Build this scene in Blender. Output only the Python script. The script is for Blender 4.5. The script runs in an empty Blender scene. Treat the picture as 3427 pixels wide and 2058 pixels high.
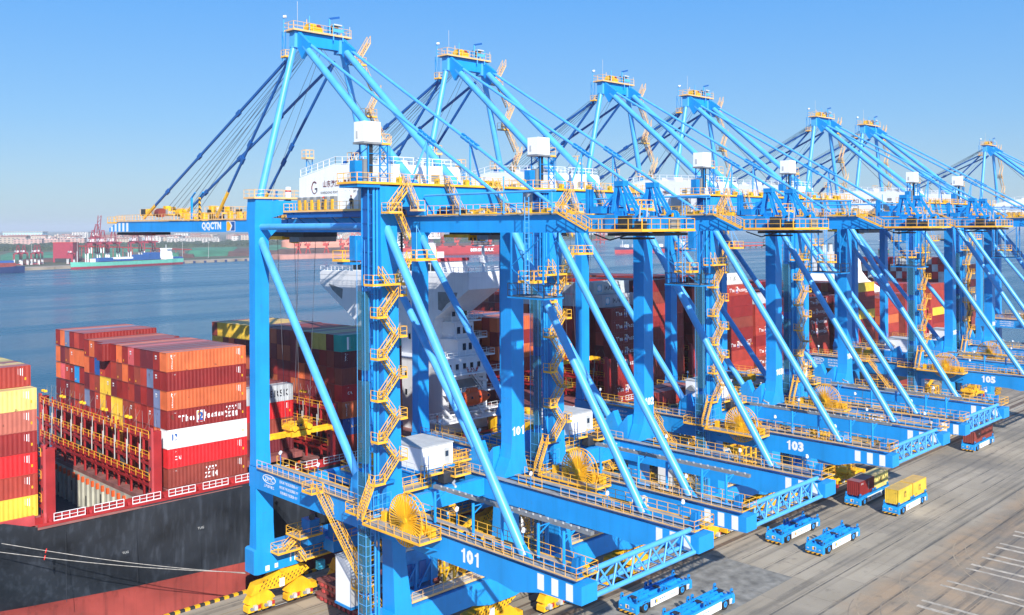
import bpy, math, random
from mathutils import Vector, Matrix
random.seed(7)
R = math.radians
S = bpy.context.scene
COL = S.collection

# ------------------------------------------------------------------ camera
YAW, ROLL, FPX = 0.788, -0.005, 3116.5
cam = bpy.data.cameras.new('camera')
co = bpy.data.objects.new('camera', cam)
COL.objects.link(co)
cam.sensor_width = 36.0
cam.lens = 36.0 * FPX / 3427.0
cam.shift_y = -(1029.0 - 756.4) / 3427.0
cam.clip_start = 1.0
cam.clip_end = 60000
F = Vector((math.cos(YAW), math.sin(YAW), 0))
Rt = Vector((math.sin(YAW), -math.cos(YAW), 0))
Up = Vector((0, 0, 1))
Rr = math.cos(ROLL) * Rt + math.sin(ROLL) * Up
Ur = -math.sin(ROLL) * Rt + math.cos(ROLL) * Up
mw = Matrix((Rr, Ur, -F)).transposed().to_4x4()
mw.translation = Vector((-64.5, -55.1, 52.0))
co.matrix_world = mw
S.camera = co

# ------------------------------------------------------------------ light
SUN_EL, SUN_AZ = 32.0, 241.0          # compass-like: azimuth of the sun measured from +X towards +Y
sd = Vector((math.cos(R(SUN_EL)) * math.cos(R(SUN_AZ)), math.cos(R(SUN_EL)) * math.sin(R(SUN_AZ)), math.sin(R(SUN_EL))))
sun = bpy.data.lights.new('sun', 'SUN')
so = bpy.data.objects.new('sun', sun)
COL.objects.link(so)
HAZE = 0.00010
sun.energy = 4.5
sun.angle = R(0.53)
sun.color = (1.0, 0.955, 0.88)
so.rotation_euler = (-sd).to_track_quat('-Z', 'Y').to_euler()
W = bpy.data.worlds.new('World')
S.world = W
W.use_nodes = True
nt = W.node_tree
bg = nt.nodes['Background']
sky = nt.nodes.new('ShaderNodeTexSky')
sky.sky_type = 'NISHITA'
sky.sun_disc = False
sky.sun_elevation = R(SUN_EL)
sky.sun_rotation = R(90 - SUN_AZ)
sky.altitude = 0
sky.air_density = 1.0
sky.dust_density = 0.6
sky.ozone_density = 3.5
hs = nt.nodes.new('ShaderNodeHueSaturation')
hs.inputs['Saturation'].default_value = 1.25
hs.inputs['Hue'].default_value = 0.505
nt.links.new(sky.outputs[0], hs.inputs['Color'])
tcw = nt.nodes.new('ShaderNodeTexCoord')
spw = nt.nodes.new('ShaderNodeSeparateXYZ')
nt.links.new(tcw.outputs['Generated'], spw.inputs[0])
crw = nt.nodes.new('ShaderNodeValToRGB')
e = crw.color_ramp
e.elements[0].position = 0.0; e.elements[0].color = (.265,.375,.485,1)
e.elements[1].position = 1.0; e.elements[1].color = (.05,.17,.46,1)
for ps,c in ((.03,(.235,.365,.50,1)),(.11,(.160,.340,.58,1)),(.24,(.088,.285,.63,1)),(.5,(.09,.25,.56,1))):
    x = e.elements.new(ps); x.color = c
nt.links.new(spw.outputs[2], crw.inputs[0])
vmw = nt.nodes.new('ShaderNodeVectorMath'); vmw.operation = 'SCALE'
vmw.inputs['Scale'].default_value = 6.1
nt.links.new(crw.outputs[0], vmw.inputs[0])
mxw = nt.nodes.new('ShaderNodeMix'); mxw.data_type = 'RGBA'
mxw.inputs[0].default_value = 0.85
nt.links.new(hs.outputs[0], mxw.inputs[6])
nt.links.new(vmw.outputs[0], mxw.inputs[7])
nt.links.new(mxw.outputs[2], bg.inputs[0])
bg.inputs[1].default_value = 0.15
S.view_settings.view_transform = 'Standard'
S.view_settings.look = 'None'
S.view_settings.gamma = 1
S.view_settings.exposure = 0.62

# ------------------------------------------------------------------ materials
def nodes(name):
    m = bpy.data.materials.new(name)
    m.use_nodes = True
    return m, m.node_tree, m.node_tree.nodes['Principled BSDF']

def mat(name, c, rough=0.5, metal=0.0, var=0.12, vscale=0.35, bump=0.0, bscale=6.0, streak=0.0, spec=0.5, emit=None, rust=0.0):
    m, t, b = nodes(name)
    N, L = t.nodes, t.links
    b.inputs['Roughness'].default_value = rough
    b.inputs['Metallic'].default_value = metal
    b.inputs['Specular IOR Level'].default_value = spec
    tc = N.new('ShaderNodeTexCoord')
    no = N.new('ShaderNodeTexNoise')
    no.inputs['Scale'].default_value = vscale
    no.inputs['Detail'].default_value = 6
    L.new(tc.outputs['Object'], no.inputs['Vector'])
    mr = N.new('ShaderNodeMapRange')
    mr.inputs['From Min'].default_value = 0.3
    mr.inputs['From Max'].default_value = 0.7
    mr.inputs['To Min'].default_value = 1 - var
    mr.inputs['To Max'].default_value = 1 + var
    L.new(no.outputs['Fac'], mr.inputs['Value'])
    last = mr.outputs[0]
    if streak:
        mp = N.new('ShaderNodeMapping')
        mp.inputs['Scale'].default_value = (1.3, 1.3, 0.08)
        L.new(tc.outputs['Object'], mp.inputs['Vector'])
        n2 = N.new('ShaderNodeTexNoise')
        n2.inputs['Scale'].default_value = 1.2
        n2.inputs['Detail'].default_value = 5
        L.new(mp.outputs[0], n2.inputs['Vector'])
        m2 = N.new('ShaderNodeMapRange')
        m2.inputs['From Min'].default_value = 0.5
        m2.inputs['From Max'].default_value = 0.8
        m2.inputs['To Min'].default_value = 1
        m2.inputs['To Max'].default_value = 1 - streak
        L.new(n2.outputs['Fac'], m2.inputs['Value'])
        mm = N.new('ShaderNodeMath')
        mm.operation = 'MULTIPLY'
        L.new(last, mm.inputs[0])
        L.new(m2.outputs[0], mm.inputs[1])
        last = mm.outputs[0]
    vm = N.new('ShaderNodeVectorMath')
    vm.operation = 'SCALE'
    vm.inputs[0].default_value = c
    L.new(last, vm.inputs['Scale'])
    col = vm.outputs[0]
    if rust:
        n4 = N.new('ShaderNodeTexNoise')
        n4.inputs['Scale'].default_value = 0.9
        n4.inputs['Detail'].default_value = 9
        n4.inputs['Roughness'].default_value = 0.7
        L.new(tc.outputs['Object'], n4.inputs['Vector'])
        m4 = N.new('ShaderNodeMapRange')
        for i_, v_ in ((1, .63), (2, .72), (3, 0), (4, rust)): m4.inputs[i_].default_value = v_
        L.new(n4.outputs['Fac'], m4.inputs[0])
        x4 = N.new('ShaderNodeMix'); x4.data_type = 'RGBA'
        L.new(m4.outputs[0], x4.inputs[0]); L.new(col, x4.inputs[6])
        x4.inputs[7].default_value = (0.10, 0.075, 0.06, 1)
        col = x4.outputs[2]
    L.new(col, b.inputs['Base Color'])
    if bump:
        nb = N.new('ShaderNodeTexNoise')
        nb.inputs['Scale'].default_value = bscale
        nb.inputs['Detail'].default_value = 4
        L.new(tc.outputs['Object'], nb.inputs['Vector'])
        bp = N.new('ShaderNodeBump')
        bp.inputs['Strength'].default_value = bump
        bp.inputs['Distance'].default_value = 0.05
        L.new(nb.outputs['Fac'], bp.inputs['Height'])
        L.new(bp.outputs[0], b.inputs['Normal'])
    if emit:
        b.inputs['Emission Color'].default_value = (*emit, 1)
        b.inputs['Emission Strength'].default_value = 1
    return m

M = {}
M['blue'] = mat('blue_paint', (0.012, 0.30, 0.76), 0.42, var=0.10, vscale=0.25, streak=0.14, rust=0.3)
M['blue2'] = mat('blue_machinery_paint', (0.006, 0.22, 0.58), 0.42, rust=0.4, var=0.2, vscale=0.8, streak=0.1)
M['pipe'] = mat('blue_tube_paint_sky_sheen', (0.09, 0.40, 0.84), 0.34, var=0.10, vscale=0.5, streak=0.10, rust=0.3)  # gloss and sky sheen on the tubes, put into a lighter base colour
M['dblue'] = mat('stay_blue_paint', (0.012, 0.10, 0.36), 0.4, var=0.12)
M['yel'] = mat('yellow_handrail_paint', (0.92, 0.47, 0.04), 0.5, var=0.16, vscale=0.6)
M['yelm'] = mat('yellow_machine_paint', (0.88, 0.47, 0.015), 0.45, var=0.2, vscale=0.5, streak=0.2)
M['rail'] = mat('weathered_handrail_paint', (0.80, 0.48, 0.20), 0.55, var=0.16, vscale=0.6)
M['grate'] = mat('grating_steel', (0.30, 0.30, 0.30), 0.6, var=0.25, vscale=0.8)
M['white'] = mat('white_panel', (0.88, 0.89, 0.90), 0.5, var=0.03, vscale=0.3, streak=0.05)
M['shipw'] = mat('ship_white_paint', (0.80, 0.81, 0.83), 0.5, var=0.06, vscale=0.2, streak=0.10)
M['dark'] = mat('dark_machine', (0.03, 0.033, 0.04), 0.5, var=0.3, vscale=1.5)
M['glass'] = mat('dark_window_glass', (0.012, 0.02, 0.03), 0.08, var=0.1, spec=0.8)
M['grey'] = mat('grey_steel', (0.22, 0.23, 0.24), 0.55, var=0.2, vscale=0.7)
M['lgrey'] = mat('light_grey_steel', (0.50, 0.51, 0.50), 0.55, var=0.12, vscale=0.7)
M['rope'] = mat('steel_rope', (0.10, 0.105, 0.13), 0.45)
M['red'] = mat('ship_red_paint', (0.36, 0.022, 0.024), 0.45, var=0.2, vscale=0.6, streak=0.15)
M['redp'] = mat('faded_red_paint', (0.50, 0.065, 0.07), 0.5, var=0.15, vscale=0.4, streak=0.15)
M['hull'] = mat('hull_black_paint', (0.024, 0.029, 0.038), 0.40, var=0.55, vscale=0.16, streak=-1.2, bump=0.35, bscale=0.22, rust=0.25)
M['boot'] = mat('hull_red_antifouling', (0.30, 0.05, 0.04), 0.6, var=0.3, vscale=0.18, bump=0.3, bscale=1.0, streak=0.45, rust=0.5)
M['deck'] = mat('ship_deck_paint', (0.24, 0.10, 0.09), 0.7, var=0.3, vscale=0.5)
M['cell'] = mat('hold_primer_grey', (0.44, 0.43, 0.36), 0.7, var=0.2, vscale=0.4, streak=0.25)
M['orange'] = mat('orange_gel_coat', (0.75, 0.10, 0.02), 0.4, var=0.1)
M['rubber'] = mat('tyre_rubber', (0.022, 0.022, 0.024), 0.8, var=0.2)
M['brown'] = mat('rusty_red_steel', (0.24, 0.045, 0.035), 0.6, var=0.3, vscale=0.4, streak=0.1)
M['hatch'] = mat('hatch_cover_paint', (0.26, 0.08, 0.075), 0.65, var=0.3, vscale=0.5)
M['wht'] = mat('white_lettering', (0.85, 0.86, 0.87), 0.5, var=0.03)
M['blk'] = mat('black_lettering', (0.02, 0.022, 0.03), 0.5, var=0.05)
M['rdl'] = mat('red_lettering', (0.45, 0.03, 0.03), 0.5, var=0.05)
M['brownl'] = mat('dark_red_lettering', (0.18, 0.04, 0.03), 0.5, var=0.05)
M['skin'] = mat('skin', (0.55, 0.30, 0.20), 0.6, var=0.05)
M['cloth'] = mat('dark_work_clothes', (0.05, 0.06, 0.08), 0.8, var=0.2, vscale=3)
M['helmet'] = mat('red_helmet', (0.65, 0.03, 0.02), 0.35)
M['vest'] = mat('orange_work_suit', (0.75, 0.14, 0.02), 0.7)
M['cyan'] = mat('small_cyan_panel', (0.05, 0.42, 0.62), 0.5)

def hazard(name, c1, c2, scale, axis=(1, 0, 1)):
    m, t, b = nodes(name)
    N, L = t.nodes, t.links
    tc = N.new('ShaderNodeTexCoord')
    d = N.new('ShaderNodeVectorMath')
    d.operation = 'DOT_PRODUCT'
    d.inputs[1].default_value = axis
    L.new(tc.outputs['Object'], d.inputs[0])
    mu = N.new('ShaderNodeMath'); mu.operation = 'MULTIPLY'; mu.inputs[1].default_value = scale
    L.new(d.outputs['Value'], mu.inputs[0])
    fr = N.new('ShaderNodeMath'); fr.operation = 'FRACT'
    L.new(mu.outputs[0], fr.inputs[0])
    gt = N.new('ShaderNodeMath'); gt.operation = 'GREATER_THAN'; gt.inputs[1].default_value = 0.5
    L.new(fr.outputs[0], gt.inputs[0])
    mx = N.new('ShaderNodeMix'); mx.data_type = 'RGBA'
    mx.inputs[6].default_value = (*c1, 1)
    mx.inputs[7].default_value = (*c2, 1)
    L.new(gt.outputs[0], mx.inputs[0])
    L.new(mx.outputs[2], b.inputs['Base Color'])
    b.inputs['Roughness'].default_value = 0.5
    return m
M['haz'] = hazard('yellow_black_hazard', (0.80, 0.40, 0.01), (0.02, 0.02, 0.02), 1.3, (1, 1, 1))
M['hazl'] = hazard('yellow_black_kerb', (0.80, 0.40, 0.01), (0.03, 0.03, 0.03), 0.7, (1, 0, 0))

def glassy(name, c, alpha):
    m, t, b = nodes(name)
    b.inputs['Base Color'].default_value = (*c, 1)
    b.inputs['Roughness'].default_value = 0.15
    b.inputs['Alpha'].default_value = alpha
    return m
M['panel'] = glassy('lift_cage_panel', (0.05, 0.20, 0.27), 0.38)

# container: colour from the object, corrugation comes from geometry
def cont_mat():
    m, t, b = nodes('container_paint')
    N, L = t.nodes, t.links
    oi = N.new('ShaderNodeObjectInfo')
    tc = N.new('ShaderNodeTexCoord')
    ad = N.new('ShaderNodeVectorMath'); ad.operation = 'ADD'
    L.new(tc.outputs['Object'], ad.inputs[0])
    sc = N.new('ShaderNodeVectorMath'); sc.operation = 'SCALE'
    sc.inputs[0].default_value = (37.0, 91.0, 53.0)
    L.new(oi.outputs['Random'], sc.inputs['Scale'])
    L.new(sc.outputs[0], ad.inputs[1])
    n = N.new('ShaderNodeTexNoise'); n.inputs['Scale'].default_value = 0.45; n.inputs['Detail'].default_value = 7
    L.new(ad.outputs[0], n.inputs['Vector'])
    mr = N.new('ShaderNodeMapRange')
    mr.inputs[1].default_value = 0.3; mr.inputs[2].default_value = 0.7; mr.inputs[3].default_value = 0.82; mr.inputs[4].default_value = 1.14
    L.new(n.outputs['Fac'], mr.inputs[0])
    vm = N.new('ShaderNodeVectorMath'); vm.operation = 'SCALE'
    L.new(oi.outputs['Color'], vm.inputs[0])
    L.new(mr.outputs[0], vm.inputs['Scale'])
    # rust blotches
    n2 = N.new('ShaderNodeTexNoise'); n2.inputs['Scale'].default_value = 1.1; n2.inputs['Detail'].default_value = 8
    L.new(ad.outputs[0], n2.inputs['Vector'])
    m2 = N.new('ShaderNodeMapRange')
    m2.inputs[1].default_value = 0.66; m2.inputs[2].default_value = 0.74; m2.inputs[3].default_value = 0; m2.inputs[4].default_value = 0.75
    L.new(n2.outputs['Fac'], m2.inputs[0])
    mx = N.new('ShaderNodeMix'); mx.data_type = 'RGBA'
    L.new(m2.outputs[0], mx.inputs[0])
    L.new(vm.outputs[0], mx.inputs[6])
    mx.inputs[7].default_value = (0.10, 0.035, 0.02, 1)
    # tops: dusty
    ge = N.new('ShaderNodeNewGeometry')
    se = N.new('ShaderNodeSeparateXYZ')
    L.new(ge.outputs['Normal'], se.inputs[0])
    m3 = N.new('ShaderNodeMapRange')
    m3.inputs[1].default_value = 0.6; m3.inputs[2].default_value = 0.95; m3.inputs[3].default_value = 0; m3.inputs[4].default_value = 0.42
    L.new(se.outputs[2], m3.inputs[0])
    mx2 = N.new('ShaderNodeMix'); mx2.data_type = 'RGBA'
    L.new(m3.outputs[0], mx2.inputs[0])
    L.new(mx.outputs[2], mx2.inputs[6])
    mx2.inputs[7].default_value = (0.34, 0.25, 0.24, 1)
    L.new(mx2.outputs[2], b.inputs['Base Color'])
    b.inputs['Roughness'].default_value = 0.5
    return m
M['cont'] = cont_mat()

# ------------------------------------------------------------------ mesh helpers
class MB:
    def __init__(s):
        s.v = []; s.f = []; s.m = []; s.sm = []; s.mats = []
    def mi(s, k):
        if k not in s.mats: s.mats.append(k)
        return s.mats.index(k)
    def add(s, vs, fs, k, smooth=False):
        o = len(s.v)
        s.v += [tuple(v) for v in vs]
        i = s.mi(k)
        for f in fs:
            s.f.append(tuple(o + a for a in f)); s.m.append(i); s.sm.append(smooth)
    def box(s, x0, x1, y0, y1, z0, z1, k):
        s.add([(x0,y0,z0),(x1,y0,z0),(x1,y1,z0),(x0,y1,z0),(x0,y0,z1),(x1,y0,z1),(x1,y1,z1),(x0,y1,z1)],
              [(0,3,2,1),(4,5,6,7),(0,1,5,4),(1,2,6,5),(2,3,7,6),(3,0,4,7)], k)
    def loft(s, secs, k):               # secs: (z, x0, x1, y0, y1)
        vs = []
        for z,x0,x1,y0,y1 in secs: vs += [(x0,y0,z),(x1,y0,z),(x1,y1,z),(x0,y1,z)]
        fs = [(0,3,2,1)]
        for i in range(len(secs)-1):
            a = i*4
            for j in range(4):
                b = (j+1)%4
                fs.append((a+j,a+b,a+b+4,a+j+4))
        a = (len(secs)-1)*4
        fs.append((a,a+1,a+2,a+3))
        s.add(vs, fs, k)
    def prism(s, pts, axis, a0, a1, k): # polygon in the other two axes, extruded along axis
        n = len(pts)
        def mk(p, a):
            return {'x':(a,p[0],p[1]),'y':(p[0],a,p[1]),'z':(p[0],p[1],a)}[axis]
        vs = [mk(p,a0) for p in pts] + [mk(p,a1) for p in pts]
        ar = sum(pts[i][0]*pts[(i+1)%n][1]-pts[(i+1)%n][0]*pts[i][1] for i in range(n))
        pos = (ar > 0) != (axis == 'y')
        lo = tuple(range(n)); hi = tuple(range(n,2*n))
        fs = []
        if pos:
            fs += [lo[::-1], hi]
            fs += [(i,(i+1)%n,(i+1)%n+n,i+n) for i in range(n)]
        else:
            fs += [lo, hi[::-1]]
            fs += [((i+1)%n,i,i+n,(i+1)%n+n) for i in range(n)]
        s.add(vs, fs, k)
    def bar(s, p, q, w, h, k):          # rectangular bar between two points
        p, q = Vector(p), Vector(q)
        d = q - p
        if d.length < 1e-6: return
        d.normalize()
        u = Vector((0,0,1)) if abs(d.z) < 0.99 else Vector((1,0,0))
        a = d.cross(u).normalized()*w/2
        b = a.cross(d).normalized()*h/2
        vs = [p-a-b,p+a-b,p+a+b,p-a+b,q-a-b,q+a-b,q+a+b,q-a+b]
        s.add(vs, [(0,1,2,3),(7,6,5,4),(4,5,1,0),(5,6,2,1),(6,7,3,2),(7,4,0,3)], k)
    def tube(s, p, q, r, k, n=12, r2=None, caps=True):
        p, q = Vector(p), Vector(q)
        r2 = r if r2 is None else r2
        d = (q-p).normalized()
        u = Vector((0,0,1)) if abs(d.z) < 0.95 else Vector((1,0,0))
        a = d.cross(u).normalized(); b = a.cross(d).normalized()
        vs = []
        for i in range(n):
            t = 2*math.pi*i/n
            vs.append(p + (a*math.cos(t)+b*math.sin(t))*r)
        for i in range(n):
            t = 2*math.pi*i/n
            vs.append(q + (a*math.cos(t)+b*math.sin(t))*r2)
        s.add(vs, [((i+1)%n,i,i+n,(i+1)%n+n) for i in range(n)], k, True)
        if caps: s.add(vs, [tuple(range(n)), tuple(range(2*n-1,n-1,-1))], k)
    def path(s, pts, r, k, n=6):
        for a,b in zip(pts, pts[1:]): s.tube(a,b,r,k,n)
    def rail(s, pts, k='yel', h=1.1, sp=1.5, w=0.052, close=False, mid=True):
        pts = [Vector(p) for p in pts]
        if close: pts = pts + [pts[0]]
        for a,b in zip(pts, pts[1:]):
            L = (b-a).length
            n = max(1, round(L/sp))
            for i in range(n+1):
                c = a.lerp(b, i/n)
                s.box(c.x-w/2,c.x+w/2,c.y-w/2,c.y+w/2,c.z,c.z+h,k)
            up = Vector((0,0,h))
            s.bar(a+up,b+up,w,w,k)
            if mid: s.bar(a+up*0.52,b+up*0.52,w*.8,w*.8,k)
            s.bar(a+Vector((0,0,.06)),b+Vector((0,0,.06)),w*.6,.11,k)
    def deck(s, x0,x1,y0,y1,z, k='grate', edge='yel', t=0.12, sides='lrfb', rails='lrfb', rk='yel', h=1.1):
        s.box(x0,x1,y0,y1,z-t,z,k)
        w=.07
        if 'f' in sides: s.box(x0-w,x1+w,y0-w,y0-.003,z-t-.02,z+.03,edge)
        if 'b' in sides: s.box(x0-w,x1+w,y1+.003,y1+w,z-t-.02,z+.03,edge)
        if 'l' in sides: s.box(x0-w,x0-.003,y0,y1,z-t-.02,z+.03,edge)
        if 'r' in sides: s.box(x1+.003,x1+w,y0,y1,z-t-.02,z+.03,edge)
        e=.03
        if 'f' in rails: s.rail([(x0,y0-e,z),(x1,y0-e,z)],rk,h)
        if 'b' in rails: s.rail([(x0,y1+e,z),(x1,y1+e,z)],rk,h)
        if 'l' in rails: s.rail([(x0-e,y0,z),(x0-e,y1,z)],rk,h)
        if 'r' in rails: s.rail([(x1+e,y0,z),(x1+e,y1,z)],rk,h)
    def stair(s, p, q, width, wdir, k='yel', n=None, rails=True):
        # flight from p (bottom centre) to q (top centre); wdir = unit vector across
        p, q, wd = Vector(p), Vector(q), Vector(wdir)
        H = q.z-p.z
        n = n or max(3, round(abs(H)/0.28))
        for sg in (-1,1):
            o = wd*width/2*sg
            s.bar(p+o,q+o,.06,.17,k)
            if rails:
                up = Vector((0,0,1.0))
                s.bar(p+o+up,q+o+up,.06,.06,k)
                s.bar(p+o+up*.5,q+o+up*.5,.045,.045,k)
                m = max(2, round((q-p).length/1.3))
                for i in range(m+1):
                    c = p.lerp(q,i/m)+o
                    s.bar(c,c+up,.06,.06,k)
        run = Vector((q.x-p.x,q.y-p.y,0))
        rd = run.normalized() if run.length>1e-3 else Vector((1,0,0))
        for i in range(n):
            c = p.lerp(q,(i+.5)/n)
            a = c-wd*width/2; b = c+wd*width/2
            s.bar(a,b,.24,.035,'grate')
    def text(s, body, loc, size, xd, zd, k, sx=1.0, bold=0.0):
        # flat text: xd = reading direction, zd = up direction
        me = text_mesh(body, bold)
        vs = [v.co for v in me.vertices]
        if not vs: return
        x0=min(v.x for v in vs); x1=max(v.x for v in vs); y0=min(v.y for v in vs); y1=max(v.y for v in vs)
        sc = size/max(1e-6,(y1-y0)) if (y1-y0)>.3 else size
        cx=(x0+x1)/2; cy=(y0+y1)/2
        loc=Vector(loc); xd=Vector(xd); zd=Vector(zd)
        pts=[loc+xd*((v.x-cx)*sc*sx)+zd*((v.y-cy)*sc) for v in vs]
        s.add(pts,[tuple(p.vertices) for p in me.polygons],k)
    def number(s, body, loc, h, xd, zd, k):
        # bold block numerals (the '1' has a flag)
        loc=Vector(loc); xd=Vector(xd); zd=Vector(zd); w=h*.58; n=len(body); x=-(n-1)*w*.6
        for ch in body:
            if ch=='1':
                P_=[(-.02,-.5),(.20,-.5),(.20,.5),(.03,.5),(-.02,.38),(-.20,.30),(-.20,.16),(-.02,.20)]
                s.add([loc+xd*(x+a*h)+zd*(b*h) for a,b in P_],[tuple(range(8))],k)
            else: s.text(ch, loc+xd*x, h, xd, zd, k, 1.05, .075)
            x+=w*1.2
    def build(s, name, parent=None, loc=None, col=None):
        me = bpy.data.meshes.new(name)
        me.from_pydata(s.v, [], s.f)
        for k in s.mats: me.materials.append(M[k])
        me.polygons.foreach_set('material_index', s.m)
        me.polygons.foreach_set('use_smooth', s.sm)
        me.update()
        o = bpy.data.objects.new(name, me)
        COL.objects.link(o)
        if parent is not None: o.parent = parent
        if loc is not None: o.location = loc
        return o

_tc = {}
def text_mesh(body, bold=0.0):
    key = (body, bold)
    if key in _tc: return _tc[key]
    t = bpy.data.curves.new('t','FONT')
    t.body = body
    t.resolution_u = 2
    t.offset = bold * 0.8
    if bold > .04: t.space_character = 1.12
    o = bpy.data.objects.new('t', t)
    COL.objects.link(o)
    bpy.context.view_layer.update()
    dg = bpy.context.evaluated_depsgraph_get()
    me = bpy.data.meshes.new_from_object(o.evaluated_get(dg))
    bpy.data.objects.remove(o)
    _tc[key] = me
    return me

def tag(o, label=None, cat=None, group=None, kind=None):
    if label: o['label'] = label
    if cat: o['category'] = cat
    if group: o['group'] = group
    if kind: o['kind'] = kind
    return o
def empty(name, loc=(0,0,0), rz=0, label=None, cat=None, group=None):
    o = bpy.data.objects.new(name, None)
    COL.objects.link(o)
    o.location = loc
    o.rotation_euler = (0,0,rz)
    o.empty_display_size = 0.5
    return tag(o, label, cat, group)
def kids(o): return [c for c in bpy.data.objects if c.parent == o]
def copy_tree(o, parent=None):
    c = o.copy()
    COL.objects.link(c)
    c.parent = parent
    for ch in KIDS.get(o.name, []): copy_tree(ch, c)
    return c
KIDS = {}
def index_kids():
    KIDS.clear()
    for o in bpy.data.objects:
        if o.parent: KIDS.setdefault(o.parent.name, []).append(o)
ORD = ['', 'first','second','third','fourth','fifth','sixth','seventh','eighth','ninth','tenth','eleventh','twelfth','thirteenth','fourteenth','fifteenth','sixteenth','seventeenth','eighteenth','nineteenth','twentieth']
# ------------------------------------------------------------------ ship-to-shore crane (one prototype, six copies)
WX = 18.9
CRX = [0, 27.9, 66.5, 94.4, 150.7, 178.3, 273.8]

def make_crane():
    C = empty('quay_crane', (0,0,0))
    P = {}
    # ---- portal legs
    m = MB()
    m.loft([(8.9,-1.15,1.6,57.3,59.1),(12,-1.1,1.5,57.4,59.0),(17.1,-1.1,1.45,57.4,59.0)],'blue')
    m.loft([(20.0,-1.1,1.15,57.4,59.0),(22.5,-1.1,1.0,57.4,58.9),(50.5,-1.1,1.0,57.4,58.9),(53.2,-1.1,1.6,57.4,59.6),(55.9,-.9,1.6,57.4,59.6)],'blue')
    m.build('leg', C)
    m = MB()
    m.loft([(8.9,17.1,20.1,57.3,59.1),(17.1,17.4,20.0,57.4,59.0)],'blue')
    m.loft([(20.0,16.9,20.0,57.4,59.0),(22.5,17.9,20.0,57.4,58.9),(50.5,17.9,20.0,57.4,58.9),(53.2,17.3,20.0,57.4,59.6),(55.9,17.3,19.8,57.4,59.6)],'blue')
    m.build('leg', C)
    m = MB()
    m.loft([(8.0,.5,3.0,29.4,31.7),(14,.45,2.3,29.65,31.6),(17.1,.3,2.3,29.65,31.6)],'blue')
    m.loft([(19.9,-.5,2.2,29.65,31.6),(23,-.35,1.8,29.65,31.6),(38,-.75,1.5,29.65,31.6),(54,-1.1,1.25,29.65,31.6),(56.6,-1.1,1.25,29.65,31.6)],'blue')
    lg = m.build('leg', C)
    m = MB()
    m.loft([(8.0,17.6,20.6,29.4,31.7),(17.1,18.2,20.8,29.65,31.6)],'blue')
    m.loft([(19.9,18.1,22.6,29.65,31.6),(22.2,19.3,22.0,29.65,31.6),(24,19.6,21.9,29.65,31.6),(50,19.6,21.8,29.65,31.6),(54.2,19.6,21.8,29.65,31.6)],'blue')
    m.build('leg', C)
    # ---- portal beams
    for near in (1,0):
        x0,x1 = ((-1.1,1.1) if near else (17.5,20.3))
        B = MB()
        poly = [(60.0,17.1),(60.0,19.9),(0,19.45),(0,17.75),(5.0,17.6),(8.5,16.95),(40,17.1)]
        poly = [(59.2,17.1),(59.2,19.9),(0.0,19.45),(0.0,17.75),(5.0,17.60),(8.45,16.7),(11,17.05)]
        B.prism(poly,'x',x0,x1,'blue')
        b = B.build('portal_beam', C)
        w = MB()
        fx = x0-.004
        for y in (1.45,3.25,5.05):
            w.box(fx-.01,fx,y-.42,y+.42, 17.8 if y<5 else 17.85, 19.35,'wht')
        w.build('warning_stripe', b)
        # walkway on top
        k = MB()
        k.box(x0-.35,x0+.55,.3,56.6,19.96,20.04,'grate')
        k.box(x1-.3,x1+.45,.3,56.6,19.96,20.04,'grate')
        k.rail([(x0-.35,.3,20.04),(x0-.35,19.0,20.04)],'rail',sp=1.3)
        k.rail([(x0-.35,31.8,20.04),(x0-.35,56.5,20.04)],'rail',sp=1.3)
        k.rail([(x1+.45,.3,20.04),(x1+.45,28.5,20.04)],'yel',sp=1.5)
        k.rail([(x1+.45,32,20.04),(x1+.45,56.5,20.04)],'yel',sp=1.5)
        k.rail([(x0-.35,.3,20.04),(x1+.45,.3,20.04)],'yel')
        k.box(x0+.6,x0+.75,1,29,19.9,20.12,'dark')
        for y in (13,26.5):
            k.rail([(x0+.1,y-4,20.04),(x0+.1,y,20.04)],'yel')
        k.build('walkway', C)
        if near:
            k = MB()
            k.text('ZPMC',(fx-.012,54.0,18.95),.62,(0,-1,0),(0,0,1),'wht',1.0,.02)
            for i in range(40):
                a0=2*math.pi*i/40; a1=2*math.pi*(i+1)/40
                k.bar((fx-.012,54.0+1.55*math.cos(a0),18.95+.55*math.sin(a0)),(fx-.012,54.0+1.55*math.cos(a1),18.95+.55*math.sin(a1)),.03,.09,'wht')
            k.text('上海振华重工',(fx-.012,54.0,18.0),.42,(0,-1,0),(0,0,1),'wht',1.0,.02)
            for i,tx in enumerate(['双吊具下额定起重量 65T','单吊具下额定起重量 70T','吊钩横梁下起重量 90T']):
                k.text(tx,(fx-.012,49.2,19.15-i*.68),.40,(0,-1,0),(0,0,1),'wht',1.0,.015)
            k.build('beam_lettering', b)
        else:
            k = MB()
            k.text('ZPMC',(fx-.012,54.0,18.95),.62,(0,-1,0),(0,0,1),'wht',1.0,.02)
            k.text('65T 70T 90T',(fx-.012,48.5,18.6),.45,(0,-1,0),(0,0,1),'wht')
            k.build('beam_lettering', b)
        # anchor horn at the landward tip
        k = MB()
        k.prism([(1.8,19.5),(2.6,19.5),(2.2,21.2),(1.7,21.3)],'x',x1-.9,x1-.6,'blue2')
        k.prism([(1.8,19.5),(2.6,19.5),(2.2,21.2),(1.7,21.3)],'x',x1-.3,x1,'blue2')
        k.build('tip_bracket', C)
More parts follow.
